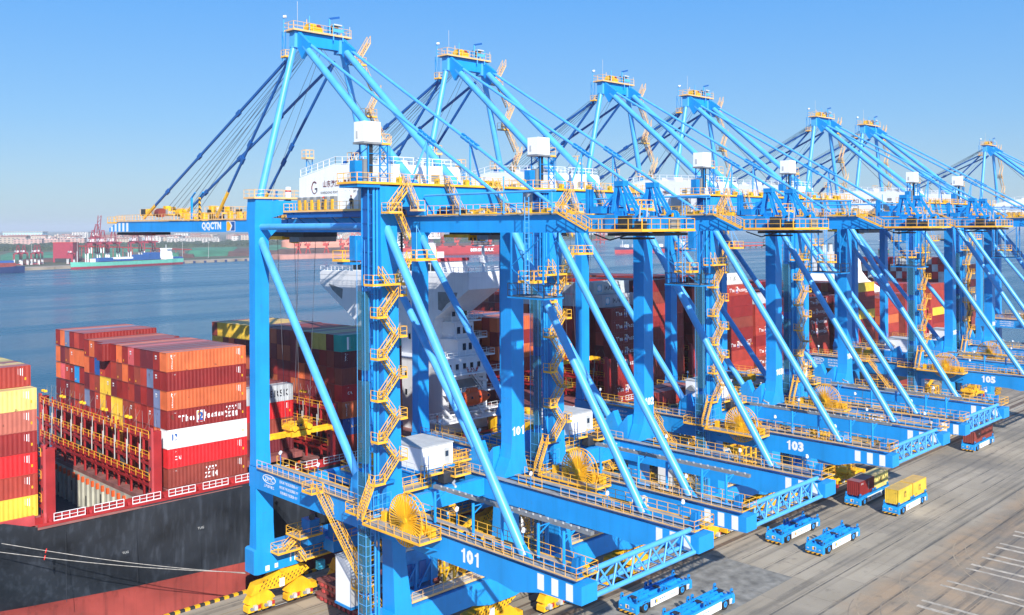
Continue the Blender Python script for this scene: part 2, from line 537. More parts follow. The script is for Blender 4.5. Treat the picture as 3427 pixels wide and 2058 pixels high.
    # ---- sill beams and bogies
    for y0,y1,z0,z1 in ((57.3,59.7,5.5,8.9),(29.4,32.0,4.7,8.0)):
        k = MB()
        k.prism([(-1.5,z0+.1),(-.9,z0-.05),(5.2,z0),(8,z0+.75),(12.4,z0+.75),(15.4,z0),(19.9,z0-.05),(20.6,z0+.1),(20.6,z1-.6),(19.8,z1),(-1.2,z1),(-1.5,z1-.2)],'y',y0,y1,'blue')
        k.build('sill_beam', C)
        for cx in (2.9,16.1):
            BG = empty('bogie',(cx,(y0+y1)/2,0)); BG.parent = C
            q = MB()
            q.prism([(-3.9,4.0),(-2.0,4.2),(0,5.35),(.1,5.35),(3.0,5.3),(3.8,4.9),(4.4,4.2),(2.0,3.2),(0,2.7),(-2.2,3.0),(-4.6,2.7)],'y',-.75,.75,'yelm')
            for i in range(13):                       # raised ribs on the equaliser face
                xx=-3.4+i*.55
                q.bar((xx,-.80,3.0+.05*i),(xx+.75,-.80,4.3+.03*i),.08,.10,'haz')
            q.tube((0,-1.0,5.2),(0,1.0,5.2),.35,'yelm',14)
            q.build('equaliser_beam', BG)
            for sx in (-3.0,3.0):
                t = MB()
                t.prism([(sx-2.1,1.7),(sx-1.5,2.5),(sx-.4,3.3),(sx+.4,3.3),(sx+1.5,2.5),(sx+2.1,1.7),(sx+1.0,1.3),(sx-1.0,1.3)],'y',-.62,.62,'yelm')
                for s2 in (-1.05,1.05):
                    c = sx+s2
                    t.prism([(c-.95,.5),(c-.9,1.2),(c-.3,1.75),(c+.3,1.75),(c+.9,1.2),(c+.95,.5)],'y',-.7,.7,'yelm')
                    t.box(c-.25,c+.25,-1.15,-.7,.8,1.4,'lgrey')
                    t.tube((c-.5,-.95,1.0),(c-.5,-.7,1.0),.22,'grey',10)
                    t.box(c+.35,c+.8,-.95,-.7,.9,1.3,'rdl')
                tr = t.build('truck_frame', BG)
                for s2 in (-1.45,-.6,.6,1.45):
                    wq = MB(); wq.tube((sx+s2,-.16,.42),(sx+s2,.16,.42),.40,'dark',18)
                    wq.build('wheel', tr)
            q = MB()
            q.box(4.7,5.7,-.7,.7,1.2,2.0,'yelm'); q.tube((5.7,0,1.5),(6.3,0,1.5),.25,'dark',10)
            q.box(-.35,.35,-.95,-.76,2.9,4.0,'wht')
            q.build('buffer', BG)
    # white stripe marks and a box on the seaside sill
    k = MB()
    for xx in (4.05,4.75): k.box(xx-.09,xx+.09,57.285,57.297,6.1,8.4,'wht')
    k.box(.2,.8,57.285,57.297,5.7,6.4,'wht'); k.box(1.6,2.1,57.285,57.297,5.8,6.4,'wht')
    k.text('LS',(3.6,57.285,8.3),.4,(1,0,0),(0,0,1),'wht')
    k.box(8.2,9.3,56.8,57.5,3.9,5.1,'cyan')
    k.build('sill_markings', C)
    # stripes lattice deck along seaside sill
    k = MB()
    k.deck(4.8,16.5,55.9,57.2,6.3,'grate','yel',rk='yel')
    k.deck(1.0,4.4,55.4,57.2,8.2,'grate','yel',rk='yel')
    k.stair((5.2,55.6,6.3),(4.2,56.4,8.2),.8,(0,1,0))
    k.deck(3.0,6.5,53.2,56.6,10.3,'grate','yel',rk='yel')
    k.stair((2.4,56,8.2),(4.2,55,10.3),.8,(0,1,0))
    k.box(4.5,7.2,53.6,56.2,9.0,10.1,'blue2'); k.box(5,6.6,54,56,10.35,12.1,'blue2')
    k.tube((5.5,54.2,12.5),(6.4,55.4,12.5),.45,'dark',12)
    k.box(8.5,16,53.5,56.0,7.0,8.6,'blue'); k.box(9,11.5,54,55.6,8.62,10.4,'blue2'); k.rail([(8.5,53.5,8.6),(16,53.5,8.6)],'yel')
    k.build('seaside_service_deck', C)
    # stair from portal beam to quay
    k = MB()
    k.stair((-.2,32.2,8.4),(-1.9,40.9,20.0),.95,(1,0,0),'yel')
    k.deck(-3.0,-1.5,41,43,20.0)
    k.stair((3.0,34.0,4.6),(.3,32.4,8.2),.9,(0,1,0),'yel')
    k.build('access_stair', C)
    # ---- landside platform machinery between landside legs
    k = MB()
    k.deck(3.4,16,29.9,31.8,8.35,'lgrey','rail',sides='f',rails='f',rk='rail')
    k.build('sill_walkway', C)
    k = MB()
    k.box(3.2,8.9,32.3,35.5,8.0,8.4,'blue2')
    k.prism([(3.2,11.6),(4.6,13.2),(8.6,13.0),(9.6,11.4),(9.6,8.9),(3.2,8.9)],'y',32.6,35.4,'blue2')
    k.prism([(3.0,11.75),(4.6,13.35),(8.7,13.15),(9.8,11.5),(9.8,11.8),(8.7,13.5),(4.5,13.7),(2.9,12.0)],'y',32.4,35.6,'lgrey')
    for xx in (4.4,6.6): k.box(xx,xx+1.1,32.5,32.6,9.5,11.6,'dblue')
    for xx in (3.4,5.8,8.2):
        k.bar((xx,32.2,8.1),(xx,32.2,11.6),.25,.25,'blue2')
    k.bar((3.4,32.2,8.1),(5.8,32.2,11.4),.18,.18,'blue2'); k.bar((5.8,32.2,8.1),(8.2,32.2,11.4),.18,.18,'blue2')
    k.build('machinery_cover', C)
    k = MB()
    for xx in (10,11.6,13.2,14.8,16.4):
        for yy in (31.9,34.5):
            k.bar((xx,yy,8.0),(xx,yy,13.0),.22,.22,'yelm')
    for zz in (8.3,10.0,11.6,13.0):
        for yy in (31.9,34.5): k.bar((10,yy,zz),(16.4,yy,zz),.18,.18,'yelm')
    for xx in (10,13.2,16.4):
        for zz in (10.0,13.0): k.bar((xx,31.9,zz),(xx,34.5,zz),.18,.18,'yelm')
    k.box(10.4,12.6,32.2,34.2,11.0,12.9,'yelm'); k.box(13.2,16,32.3,34.2,8.6,10.4,'yelm')
    for a in range(3): k.bar((10+1.6*a,31.85,8.3),(11.6+1.6*a,31.85,11.6),.14,.14,'yelm')
    k.bar((12.8,33,13.2),(15.6,33,14.3),.5,.5,'yelm')
    k.build('twistlock_frame', C)
    # lashing platform between the portal beams
    k = MB()
    k.box(1.2,17.4,40.5,41.6,17.4,19.6,'blue'); k.box(1.2,17.4,50.5,51.4,17.4,19.4,'blue'); k.box(1.2,17.4,32.5,33.4,17.4,19.6,'blue')
    k.box(6.6,7.3,33.4,50.5,18.0,19.3,'blue2'); k.box(12.5,13.2,33.4,50.5,18.0,19.3,'blue2')
    k.deck(3.8,9.4,33.6,35.6,20.0,rk='yel'); k.deck(13.2,15.8,33.4,35.6,20.4)
    k.deck(15,18,36.5,43.5,20.9,rk='yel',sides='lrf',rails='lrf')
    k.box(7.2,17.2,44.0,49.8,19.35,19.5,'grate'); k.rail([(7.2,44,19.5),(7.2,49.8,19.5),(17.2,49.8,19.5)],'yel')
    for (x,y) in ((9,46),(13,47),(11,49)): k.box(x,x+1.3,y,y+1.2,19.5,20.9,'yelm')
    k.box(9.0,10.2,37,42,18.2,21.0,'blue2')
    k.build('lashing_platform', C)
    # ---- white checker cabin
    h = MB()
    h.box(9.6,14.9,35.8,42.0,21.3,24.1,'white'); h.box(9.5,15.0,35.7,42.1,24.1,24.25,'lgrey'); h.box(9.4,15.1,35.6,42.2,21.0,21.3,'blue2')
    hc = h.build('cabin', C)
    d = MB(); d.box(13.4,14.3,35.74,35.79,21.5,23.6,'lgrey'); d.box(13.6,14.1,35.70,35.735,22.5,23.2,'glass'); d.build('door', hc)
    d = MB(); d.prism([(40.5,23.4),(41.5,22.7),(40.6,22.3),(39.4,22.5)],'x',8.9,9.55,'grey'); d.build('awning', hc)
    k = MB(); k.deck(15.05,18.5,36,37.2,21.3,rk='yel',sides='frb',rails='frb'); k.deck(9.4,12.0,34.4,35.5,21.0,sides='lf',rails='lf')
    k.box(12,15.5,34.2,35.4,19.6,20.8,'dark')
    k.rail([(8.6,35.8,21.3),(8.6,39,21.3)],'lgrey')
    for i in range(5): k.bar((8.6,33.9+.02*i,18.5+i),(9.3,33.9,18.5+i),.06,.06,'blue2')
    k.bar((8.6,33.9,18),(8.6,33.9,23.6),.08,.08,'blue2'); k.bar((9.3,33.9,18),(9.3,33.9,23.6),.08,.08,'blue2')
    k.build('cabin_stair', C)
    # ---- white lift cabin low on the landside leg
    h = MB()
    h.box(1.0,3.2,38.7,41.9,5.9,8.9,'white'); h.box(1.0,3.2,38.7,41.9,8.903,11.5,'white'); h.box(.95,3.3,38.6,42.0,11.5,11.62,'lgrey'); h.box(.9,3.3,38.6,42.0,5.6,5.9,'blue2')
    hc = h.build('control_booth', C)
    d = MB(); d.box(1.7,2.2,38.62,38.695,9.6,10.5,'glass'); d.box(1.35,2.6,38.2,38.7,10.9,11.05,'lgrey'); d.build('window', hc)
    k = MB(); k.deck(1.0,3.4,37.2,38.5,8.4,sides='lfr',rails='lfr'); k.stair((2.6,37.0,4.4),(1.6,38,8.4),.9,(1,0,0)); k.deck(1.4,3.6,35.8,37.0,5.2)
    for i in range(6): k.box(1.3+.3*i,1.5+.3*i,36.2,36.5,2.2,5.2+.4*i,'yel')
    k.build('booth_stair', C)
    # ---- reel
    RL = empty('cable_reel',(-2.5,23.2,20.75)); RL.parent = C
    q = MB(); n=44; r0=2.75
    for i in range(n):
        a0=2*math.pi*i/n; a1=2*math.pi*(i+1)/n
        for xx in (-.32,.32):
            q.bar((xx,r0*math.cos(a0),r0*math.sin(a0)),(xx,r0*math.cos(a1),r0*math.sin(a1)),.07,.10,'yel')
        q.bar((-.3,.3*math.cos(a0),.3*math.sin(a0)),(-.32,r0*math.cos(a0),r0*math.sin(a0)),.19,.05,'yelm')
        if i%2==0: q.bar((.3,.3*math.cos(a0),.3*math.sin(a0)),(.32,r0*math.cos(a0),r0*math.sin(a0)),.05,.08,'yelm')
    q.build('reel_spokes', RL)
    q = MB(); q.tube((-.5,0,0),(.6,0,0),.30,'yelm',18); q.box(.5,.9,-.4,.4,-1.2,.4,'yelm'); q.box(.5,1.0,-2.6,-1.6,-1.1,-.3,'yelm')
    q.build('reel_hub', RL)
    k = MB()
    k.deck(-4.3,-1.5,19.0,28.8,19.5,'grate','yel',sides='lfb',rails='lfb',rk='yel')
    for y in (20,24,28): k.bar((-4.2,y,19.3),(-1.1,y,17.9),.14,.14,'blue2')
    for y in (19.6,21.2,25.8,27.6): k.box(-2.2,-1.6,y,y+.7,19.5,20.5,'yelm')
    k.rail([(-1.4,19.2,19.5),(-1.4,28.5,19.5)],'yel')
    k.deck(-3.2,-1.2,28.9,33.6,19.6,'grate','yel',sides='lb',rails='lb')
    k.build('reel_platform', C)
    # ---- conduit posts and cable duct
    k = MB()
    for y in (22.3,16.2,11.9,6.9,3.6):
        k.tube((.55,y,20.0),(.55,y,23.3),.16,'blue',10)
        k.bar((.55,y,22.2),(2.1,y,23.0),.1,.1,'blue'); k.bar((.55,y,23.0),(2.6,y,23.0),.09,.09,'blue')
    k.build('conduit_post', C)
    k = MB()
    k.path([(2.9,21.6,23.5),(3.4,22.6,23.6),(4.2,23.2,23.6)],.14,'lgrey',8)
    k.box(2.1,2.6,1.6,24.5,22.95,23.3,'grey')
    for i in range(22): k.box(2.05,2.15,2.0+i,2.2+i,23.3,23.5,'lgrey')
    k.build('cable_duct', C)
    k = MB()
    for (x,y,z) in ((1.2,19.5,20.1),(1.2,9.6,20.1),(17.2,24,20),(17.2,12,20),(1.2,46,20.1),(1.2,55,20.1),(20.4,4,20)):
        k.bar((x,y,z),(x,y,z+1.7),.08,.08,'blue2'); k.tube((x-.18,y-.18,z+1.75),(x+.1,y+.05,z+1.85),.2,'wht',10)
    k.build('floodlight', C)
    # ---- struts
    for x in (0, WX):
        for a,b,r in (((x,58.3,51.0),(x,35.0,21.6),.52),((x,30.2 if x==0 else 29.0,52.2),(x,8.2,20.0),.50)):
            k = MB(); k.tube(a,b,r,'pipe',18)
            k.build('diagonal_strut', C)
        k = MB()
        k.prism([(31.8,20.0),(36.6,20.0),(36.2,22.4),(34.6,23.8),(33.6,21.6),(31.8,23.5)],'x',x-.62,x+.62,'blue')
        k.prism([(7.0,19.7),(9.8,20.0),(9.4,21.4),(8.2,21.0)],'x',x-.2,x+.2,'blue')
        k.build('strut_joint', C)
        k = MB(); k.tube((x,59.0,52.05),(x,31.5,52.05),.43,'pipe',18); k.build('horizontal_brace', C)
    # ---- seaside head beam
    k = MB()
    k.prism([(1.6,53.3),(3.2,53.75),(15.7,53.75),(17.3,53.3),(17.3,55.6),(1.6,55.6)],'y',57.4,59.6,'blue')
    k.prism([(1.0,50.4),(3.0,52.3),(3.0,53.2),(1.2,53.3)],'y',57.5,57.9,'blue')
    k.build('head_beam', C)
    k = MB(); k.deck(-1.2,20.0,57.2,60.0,55.98,'blue','rail',rk='rail')
    for x in (5.0,14.0): k.tube((x,59.0,55.6),(x,59.0,57.6),.4,'wht',14); k.tube((x,59.0,56.9),(x,59.0,57.15),.41,'rdl',14)
    k.build('head_walkway', C)
    # ---- landside cross beam
    k = MB()
    k.prism([(1.26,54.3),(4.6,54.3),(5.2,53.9),(5.4,53.25),(7.1,53.25),(7.3,54.0),(7.9,54.3),(11.5,54.3),(12.0,54.0),(12.2,53.25),(13.7,53.25),(13.9,54.1),(14.4,54.35),(18.6,54.3),(19.6,53.8),(21.8,53.8),(21.8,56.7),(1.26,56.7)],'y',29.65,32.9,'blue')
    k.build('landside_cross_beam', C)
    k = MB(); k.deck(-4.4,22.0,29.4,33.2,56.92,'blue','yel',rk='yel')
    k.box(-4.3,-1.2,29.5,33.0,56.4,56.78,'blue2')
    for (x,y,w) in ((1.8,30,.9),(7.7,30.2,.8),(12.2,30,1.0),(15.5,30,.9),(16.5,30,.8),(17.6,30.2,1.2)):
        k.box(x,x+w*.6,y,y+.5,56.95,57.7,'yelm')
    k.build('cross_beam_walkway', C)
    for x,y in ((8.2,29.2),(16.2,29.2)):
        k = MB()
        k.stair((x+2.3,28.9,53.2),(x,28.9,56.9),.9,(0,1,0),'rail'); k.build('stair_flight', C)
    # ---- A-frame mast
    for x0,x1 in ((0,5.77),(WX,13.13)):
        k = MB(); k.tube((x0,57.9,55.9),(x0+(x1-x0)*.93,57.96,77.0),.50,'pipe',20,r2=.44)
        k.tube((x0+(x1-x0)*.925,57.96,76.95),(x0+(x1-x0)*.925,57.96,77.05),.50,'pipe',20)
        k.loft([(76.9,x1-.75,x1+.35,57.3,58.6),(79.2,x1-.6,x1+.5,57.3,58.7)],'pipe')
        k.build('mast_leg', C)
        k = MB(); k.prism([(57.3,79.2),(57.3,76.9),(56.2,75.2),(55.1,76.2),(54.5,77.2)],'x',x1-.25,x1+.25,'blue'); k.build('mast_gusset', C)
    k = MB(); k.box(6.27,12.6,57.4,58.5,77.35,79.15,'blue'); k.build('mast_head_beam', C)
    k = MB()
    k.deck(4.7,14.2,56.9,59.4,79.35,'grate','rail',rk='rail')
    k.box(7.6,7.8,57.4,58.6,79.4,80.6,'yelm'); k.tube((8.1,57.2,80.0),(8.1,58.8,80.0),.6,'yelm',14); k.tube((9.0,57.3,80.0),(9.0,58.7,80.0),.55,'brown',14)
    k.box(7.9,9.4,57.0,59.0,79.5,80.1,'yelm')
    for x in (11.2,12.8):
        for y in (56.9,58.3): k.bar((x,y,78.6),(x,y,80.9),.13,.13,'pipe')
    k.box(11.1,12.9,56.8,56.95,79.8,80.3,'pipe'); k.box(11.3,12.7,56.9,58.2,80.8,81.0,'lgrey'); k.box(11.5,12.1,57,58,79.9,80.7,'dark')
    k.bar((10.6,57,79.4),(10.6,57,81.6),.2,.2,'pipe'); k.bar((10.6,57,81.6),(12.2,56.9,82.0),.2,.28,'dblue')
    k.tube((7.3,57,79.5),(7.3,57,81.5),.08,'pipe',8); k.tube((8.0,58.8,79.5),(8.0,58.8,81.4),.05,'rail',6); k.tube((14.0,56.9,79.5),(14.0,56.9,80.9),.06,'lgrey',6)
    k.bar((4.6,59.3,78.6),(4.6,59.3,81.2),.10,.10,'pipe'); k.tube((4.5,59.2,81.3),(4.8,58.9,81.35),.2,'wht',8)
    k.tube((6.0,58,79.5),(6.0,58,83.5),.03,'lgrey',5)
    k.build('mast_platform', C)
    k = MB()
    k.deck(4.5,5.6,58.7,59.8,75.8,rk='rail',h=.9)
    for (x,y) in ((4.6,58.8),(4.6,59.7)): k.bar((x,y,75.2),(x,y,79.3),.08,.08,'blue2')
    k.bar((4.6,58.8,76),(4.6,59.7,79.0),.05,.05,'blue2')
    k.build('mast_side_platform', C)
    # stairs down the far mast leg
    k = MB(); N=6
    zs=[79.0,75.6,72.0,68.2,64.6,60.8,57.2]
    for i in range(N):
        z1,z0=zs[i],zs[i+1]
        f=(z0-55.9)/21.1; xb=WX+(13.13-WX)*max(0,f*.93)
        xs=(xb+1.0, xb+3.2) if i%2 else (xb+3.4, xb+1.2)
        k.stair((xs[1],56.8,z0),(xs[0],56.8,z1),.8,(0,1,0),'rail')
        k.deck(xb+.5,xb+1.6 if i%2==0 else xb+1.6,56.3,57.5,z0 if i%2==0 else z1,'grate','yel',rk='rail',sides='f',rails='lfr')
    k.build('mast_stair', C)
    # ---- stays
    for x in (6.0,12.85):
        k = MB(); k.tube((x,56.0,76.9),(x,32.2,57.0),.50,'pipe',20); k.build('back_leg', C)
        k = MB(); J=(x+.2,30.1,62.45)
        k.tube((x+.2,55.0,77.0),J,.21,'pipe',12)
        k.tube(J,(x+.2,15.3,53.7),.21,'pipe',12)
        d=(Vector((x+.2,15.3,53.7))-Vector(J)).normalized()
        for t in (-1.8,-.9,0,.9): k.bar(Vector(J)+d*t,Vector(J)+d*(t+.7),.34,.62,'blue2')
        k.build('backstay', C)
        k = MB()
        k.bar((x+.2,30.1,62.2),(x+.4 if x<9 else x+.4,30.4,57.0),.18,.18,'pipe'); k.bar((x+.2,30.1,62.2),(x-2.2 if x<9 else x+2.4,30.4,57.0),.18,.18,'pipe')
        k.build('stay_prop', C)
        for yb,zb in ((109.5,53.7),(82.3,53.7)):
            k = MB(); a=Vector((x-.4 if x<9 else x+.1,59.2,76.0)); b=Vector((x+.3,yb,zb))
            k.bar(a,b,.22,.40,'dblue')
            for f in ((.30,.56,.80) if yb>90 else (.52,.62)):
                c=a.lerp(b,f); dd=(b-a).normalized()*.6
                k.bar(c-dd,c+dd,.34,.7,'dblue')
            k.bar(b+(a-b).normalized()*5.5,b,.26,.50,'yelm')
            k.build('forestay', C)
    k = MB()
    for i in range(4):
        k.tube((8.2+i*.5,58.8,78.6),(8.0+i*.6,106.0-i*.7,54.2),.035,'rope',5)
        k.tube((8.2+i*.5,58.8,78.6),(8.0+i*.6,99.0-i*.8,54.2),.035,'rope',5)
    for i in range(2):
        k.tube((10+i*.5,58.8,77.5),(10+i,79.0-3*i,54.0),.03,'rope',5); k.tube((9+i*.5,57,77.2),(9+i*.3,40.5,60.5),.03,'rope',5)
    k.build('hoist_rope', C)
    # ---- girder and boom
    for x0,x1 in ((5.7,7.0),(11.9,13.2)):
        k = MB()
        k.prism([(-1.6,51.3),(-1.6,52.9),(7.5,53.15),(60.3,53.15),(60.3,51.3)],'x',x0,x1,'blue'); k.build('main_girder', C)
        k = MB()
        k.prism([(60.6,51.3),(60.6,53.1),(119.6,53.1),(123.4,52.0),(123.4,51.3)],'x',x0,x1,'blue'); bm = k.build('boom', C)
        k = MB()
        for i in range(5):
            y=115.2+i*1.75; z1=53.0 if y<119 else 53.1-(y-119.6)*.29
            k.box(x0-.02,x0-.008,y-.45,y+.45,51.35,z1-.08,'wht')
        k.build('warning_stripe', bm)
        if x0<6:
            k = MB()
            k.text('QQCTN',(x0-.02,82.9,52.2),1.4,(0,-1,0),(0,0,1),'wht',1.1,.07)
            k.box(x0-.014,x0-.006,75.3,78.0,51.4,52.98,'wht'); k.box(x0-.026,x0-.018,75.4,77.9,51.5,52.88,'dblue')
            k.prism([(77.9,52.88),(77.0,52.88),(76.35,52.25),(76.9,51.5),(77.9,51.5)],'x',x0-.04,x0-.032,'yelm')
            k.prism([(77.1,52.88),(76.8,52.88),(76.1,52.25),(76.7,51.5),(77.0,51.5),(76.45,52.25)],'x',x0-.054,x0-.046,'wht')
            k.build('boom_lettering', bm)
    k = MB()
    for y in (2,9,16,24,33,41,50,59,70,80,90,100,110,121): k.box(7.003,11.897,y,y+.7,51.9,53.0,'blue2')
    k.box(6.0,12.9,-2.4,-1.7,51.5,52.8,'blue2')
    k.build('girder_tie', C)
    # boom deck clutter
    rnd = random.Random(3)
    k = MB()
    k.box(5.5,6.4,61,119.5,53.18,53.26,'rail'); k.rail([(5.52,61,53.26),(5.52,119.5,53.26)],'rail',sp=1.2)
    k.rail([(6.4,61,53.28),(6.4,119,53.28)],'rail',sp=1.4)
    k.rail([(13.3,61,53.2),(13.3,119,53.2)],'rail',sp=1.6)
    k.deck(5.7,7.0,119.8,124.2,53.0,rk='yel')
    for y0,y1 in ((62,72),(84,88),(100,113)):
        k.deck(7.2,12.5,y0,y1,54.3,'grate','yel',rk='rail')
    for i in range(75):
        y=rnd.uniform(61.5,113); x=rnd.uniform(6.5,11.5); w=rnd.uniform(.3,1.3); hgt=rnd.uniform(.3,1.5)
        z0=53.15 if not any(a<y<b for a,b in ((62,72),(84,88),(100,113))) else 54.32
        k.box(x,x+rnd.uniform(.3,1.2),y,y+w,z0,z0+hgt,rnd.choice(['yelm','yelm','yel','yelm','dark','grey','lgrey']))
    k.tube((6.2,101.6,54.6),(6.2,103.3,54.6),.75,'brown',14); k.tube((8.2,98,54.6),(8.2,99.6,54.6),.7,'yelm',14)
    for y in (89.5,92.3):
        k.bar((7,y,53.2),(7,y,57.0),.28,.28,'haz' if y<91 else 'blue'); k.bar((7,y,57.0),(7,y-1.3,57.8),.2,.2,'blue')
    for y in (63.5,66.5): k.bar((8,y,53.2),(8,y+.8,56.6),.4,.5,'blue2'); k.bar((8,y+1.4,55.6),(8,y+.6,57.4),.25,.35,'blue2')
    k.build('boom_machinery', C)
    # girder walkway
    k = MB()
    k.box(5.25,6.2,7.6,57,53.18,53.3,'grate'); k.rail([(5.25,7.6,53.3),(5.25,29,53.3)],'yel',sp=1.15); k.rail([(5.25,33,53.3),(5.25,57,53.3)],'yel',sp=1.2)
    k.box(13.25,14.2,7.6,57,53.18,53.3,'grate'); k.rail([(14.2,7.6,53.3),(14.2,57,53.3)],'yel',sp=1.6)
    for i in range(30):
        y=rnd.uniform(8,28.5); x=rnd.choice([rnd.uniform(5.8,6.6),rnd.uniform(12,13)])
        k.box(x,x+rnd.uniform(.3,.9),y,y+rnd.uniform(.3,1.0),53.15,53.2+rnd.uniform(.2,.9),rnd.choice(['yelm','lgrey','dark','yel','blue2']))
    k.tube((5.0,8.5,55.6),(5.0,29.2,55.6),.12,'pipe',8)
    for y in (9,16,23): k.tube((5.0,y,53.3),(5.0,y,57.3 if y==16 else 55.7),.08,'pipe',6)
    k.build('girder_walkway', C)
    # ---- machinery house
    h = MB()
    h.prism([(34.6,54.15),(55.5,54.15),(55.5,58.7),(47.0,60.1),(34.6,59.4)],'x',4.6,15.5,'white')
    mh = h.build('machinery_house', C)
    k = MB()
    k.rail([(4.7,55.3,58.85),(4.7,47.0,60.15),(4.7,34.7,59.45),(15.4,34.7,59.45),(15.4,47,60.15)],'wht',h=1.0,w=.07)
    k.build('roof_railing', mh)
    k = MB()
    for i in range(9): k.box(4.585,4.597,36.2+2.2*i,36.25+2.2*i,54.3,58.6,'lgrey')
    for i in range(5): k.box(5.6+2.2*i,5.65+2.2*i,34.585,34.597,54.3,59.2,'lgrey')
    for (x,z) in ((7,57.6),(10.5,57.6),(13.5,57.4)):
        k.box(x,x+1.3,34.54,34.59,z,z+.9,'grey')
    k.box(11.8,12.8,34.53,34.59,56.9,58.9,'lgrey')
    for y in (38,41.5): k.box(4.53,4.59,y,y+1.0,57.6,58.2,'grey')
    k.box(6,9,37,40,59.5,60.3,'lgrey'); k.box(11,13.5,45,48,60.0,60.8,'white')
    k.build('panel_seam', mh)
    k = MB()
    fx = 4.55
    k.text('山东港口 | 青岛港',(fx,46.0,57.6),1.05,(0,-1,0),(0,0,1),'brownl',1.0,.015)
    k.text('SHANDONG PORT   QINGDAO PORT',(fx,46.2,56.5),.36,(0,-1,0),(0,0,1),'blk',1.1)
    for i in range(18):
        a0=.8+4.6*i/18; a1=.8+4.6*(i+1)/18; w=.22 if i<10 else .12
        k.bar((fx,51.7-.62*math.cos(a0),57.25+.78*math.sin(a0)),(fx,51.7-.62*math.cos(a1),57.25+.78*math.sin(a1)),.03,w*.75,'brownl')
    k.bar((fx,51.6,57.1),(fx,51.1,57.1),.03,.16,'blk'); k.bar((fx,51.1,57.2),(fx,51.1,56.7),.03,.16,'blk')
    k.build('house_logo', mh)
    k = MB()
    k.box(4.0,4.55,37.5,41.0,54.2,57.3,'lgrey'); k.box(4.4,4.58,43.0,46,54.2,56.6,'white')
    for y in (46.4,48.0,49.6,51.2,52.8,54.2): k.box(4.05,4.6,y,y+.9,54.2,56.0,'grey'); k.box(3.9,4.05,y+.1,y+.5,54.3,55.6,'yelm')
    k.build('cooling_unit', mh)
    k = MB()
    k.deck(3.1,4.5,33.4,57.0,54.12,'grate','rail',sides='lb',rails='lb',rk='yel')
    k.box(3.3,16,34.6,56.6,53.25,53.95,'dblue')
    for y in (35,39,43,47,51,55): k.bar((3.2,y,53.9),(5.7,y,52.0),.15,.2,'blue2')
    k.build('house_platform', C)
    k = MB()
    for (x,y) in ((5.2,54.6),(12.5,54.4),(13.5,37.5)):
        k.bar((x,y,58.5),(x,y,61.4),.1,.1,'blue2'); k.bar((x+.9,y,58.5),(x+.9,y,61.4),.1,.1,'blue2'); k.bar((x,y,59.0),(x+.9,y,60.6),.07,.07,'blue2'); k.bar((x,y,61.4),(x+.9,y,60.0),.07,.07,'blue2')
        k.deck(x-.4,x+.8,y-.5,y+.5,61.4,edge='rail',rk='rail')
    k.build('lamp_tower', C)
    # ---- rear platform with sheave towers
    k = MB()
    k.deck(4.0,12.4,-3.1,3.2,51.55,'grate','yel',rk='yel')
    k.stair((4.4,3.6,51.6),(4.4,7.4,53.3),.8,(1,0,0),'yel')
    k.build('rear_platform', C)
    for x in (6.2,11.2):
        k = MB()
        k.box(x-.05,x+.85,.9,1.9,52.8,53.4,'blue2')
        for xx in (x,x+.55):
            k.bar((xx+.1,2.2,53.2),(xx+.1,1.7,56.0),.12,.36,'blue')
            k.bar((xx+.1,.5,53.2),(xx+.1,1.4,56.1),.12,.24,'blue'); k.bar((xx+.1,-.9,53.0),(xx+.1,1.1,56.1),.12,.24,'blue')
            k.bar((xx+.1,3.9,53.3),(xx+.1,1.9,55.2),.1,.16,'blue')
            k.tube((xx+.05,-1.1,52.9),(xx+.2,-1.1,52.9),.6,'blue',20); k.tube((xx-.02,-1.1,52.9),(xx+.04,-1.1,52.9),.18,'dark',10)
        k.box(x-.05,x+.8,.8,1.9,55.8,56.3,'blue2')
        k.bar((x-.15,-1.3,51.6),(x-.15,-1.5,53.2),.16,.16,'haz'); k.bar((x+.9,-1.3,51.6),(x+.9,-1.5,53.2),.16,.16,'haz')
        k.build('sheave_tower', C)
    k = MB()
    k.box(6,12.9,3.4,4.8,53.2,53.9,'blue2')
    for xx in (5.9,6.3,6.7): k.box(xx,xx+.14,5.0,5.3,53.2,55.6,'blue2')
    k.box(9,10.6,-1.0,1.5,51.7,52.8,'dark'); k.box(8.6,10.4,3,4.4,54.0,54.8,'blue')
    k.box(4.6,5.3,-1.0,0.2,51.6,52.9,'dark'); k.box(4.8,5.4,-2.6,-1.6,51.6,52.4,'dark'); k.box(9,10.5,-2.8,-2.45,51.6,52.6,'grey'); k.box(5.4,6.0,1.2,2.4,51.6,53.0,'blue2'); k.box(7.4,8.4,-1.6,0,51.6,52.9,'grey'); k.box(11.6,12.4,-2.8,-2.5,51.6,52.7,'blue2')
    k.deck(8.0,10.4,0.4,1.8,53.6,rk='yel',h=.9)
    for (x,y) in ((5.2,-1.8),(5.9,-2.1)): k.bar((x,y,51.5),(x+.3,y,54.0),.1,.1,'lgrey')
    k.path([(5,3.5,51.2),(5,1.5,50.6),(5.2,-.5,51.1),(6,-2,51.1)],.07,'dark',6)
    k.box(5.9,12,-2.6,2.5,51.0,51.28,'dark')
    k.build('rear_machinery', C)
    # ---- lift: machine room, lattice, rails, shaft
    k = MB(); k.box(-3.4,-1.1,29.5,31.35,61.5,63.75,'white'); k.box(-3.5,-1.0,29.4,31.45,61.25,61.48,'grey'); mr_ = k.build('lift_machine_room', C)
    k = MB(); k.box(-3.44,-3.405,30.6,30.95,61.9,62.7,'lgrey'); k.build('vent', mr_)
    k = MB()
    k.deck(-1.05,.3,29.7,31.0,61.4,rk='rail',sides='frb',rails='frb')
    for (x,y) in ((-2.6,29.8),(-1.0,29.8),(-2.6,31.4),(-1.0,31.4),(.1,29.8)):
        k.bar((x,y,56.9),(x,y,61.3),.13,.13,'blue2')
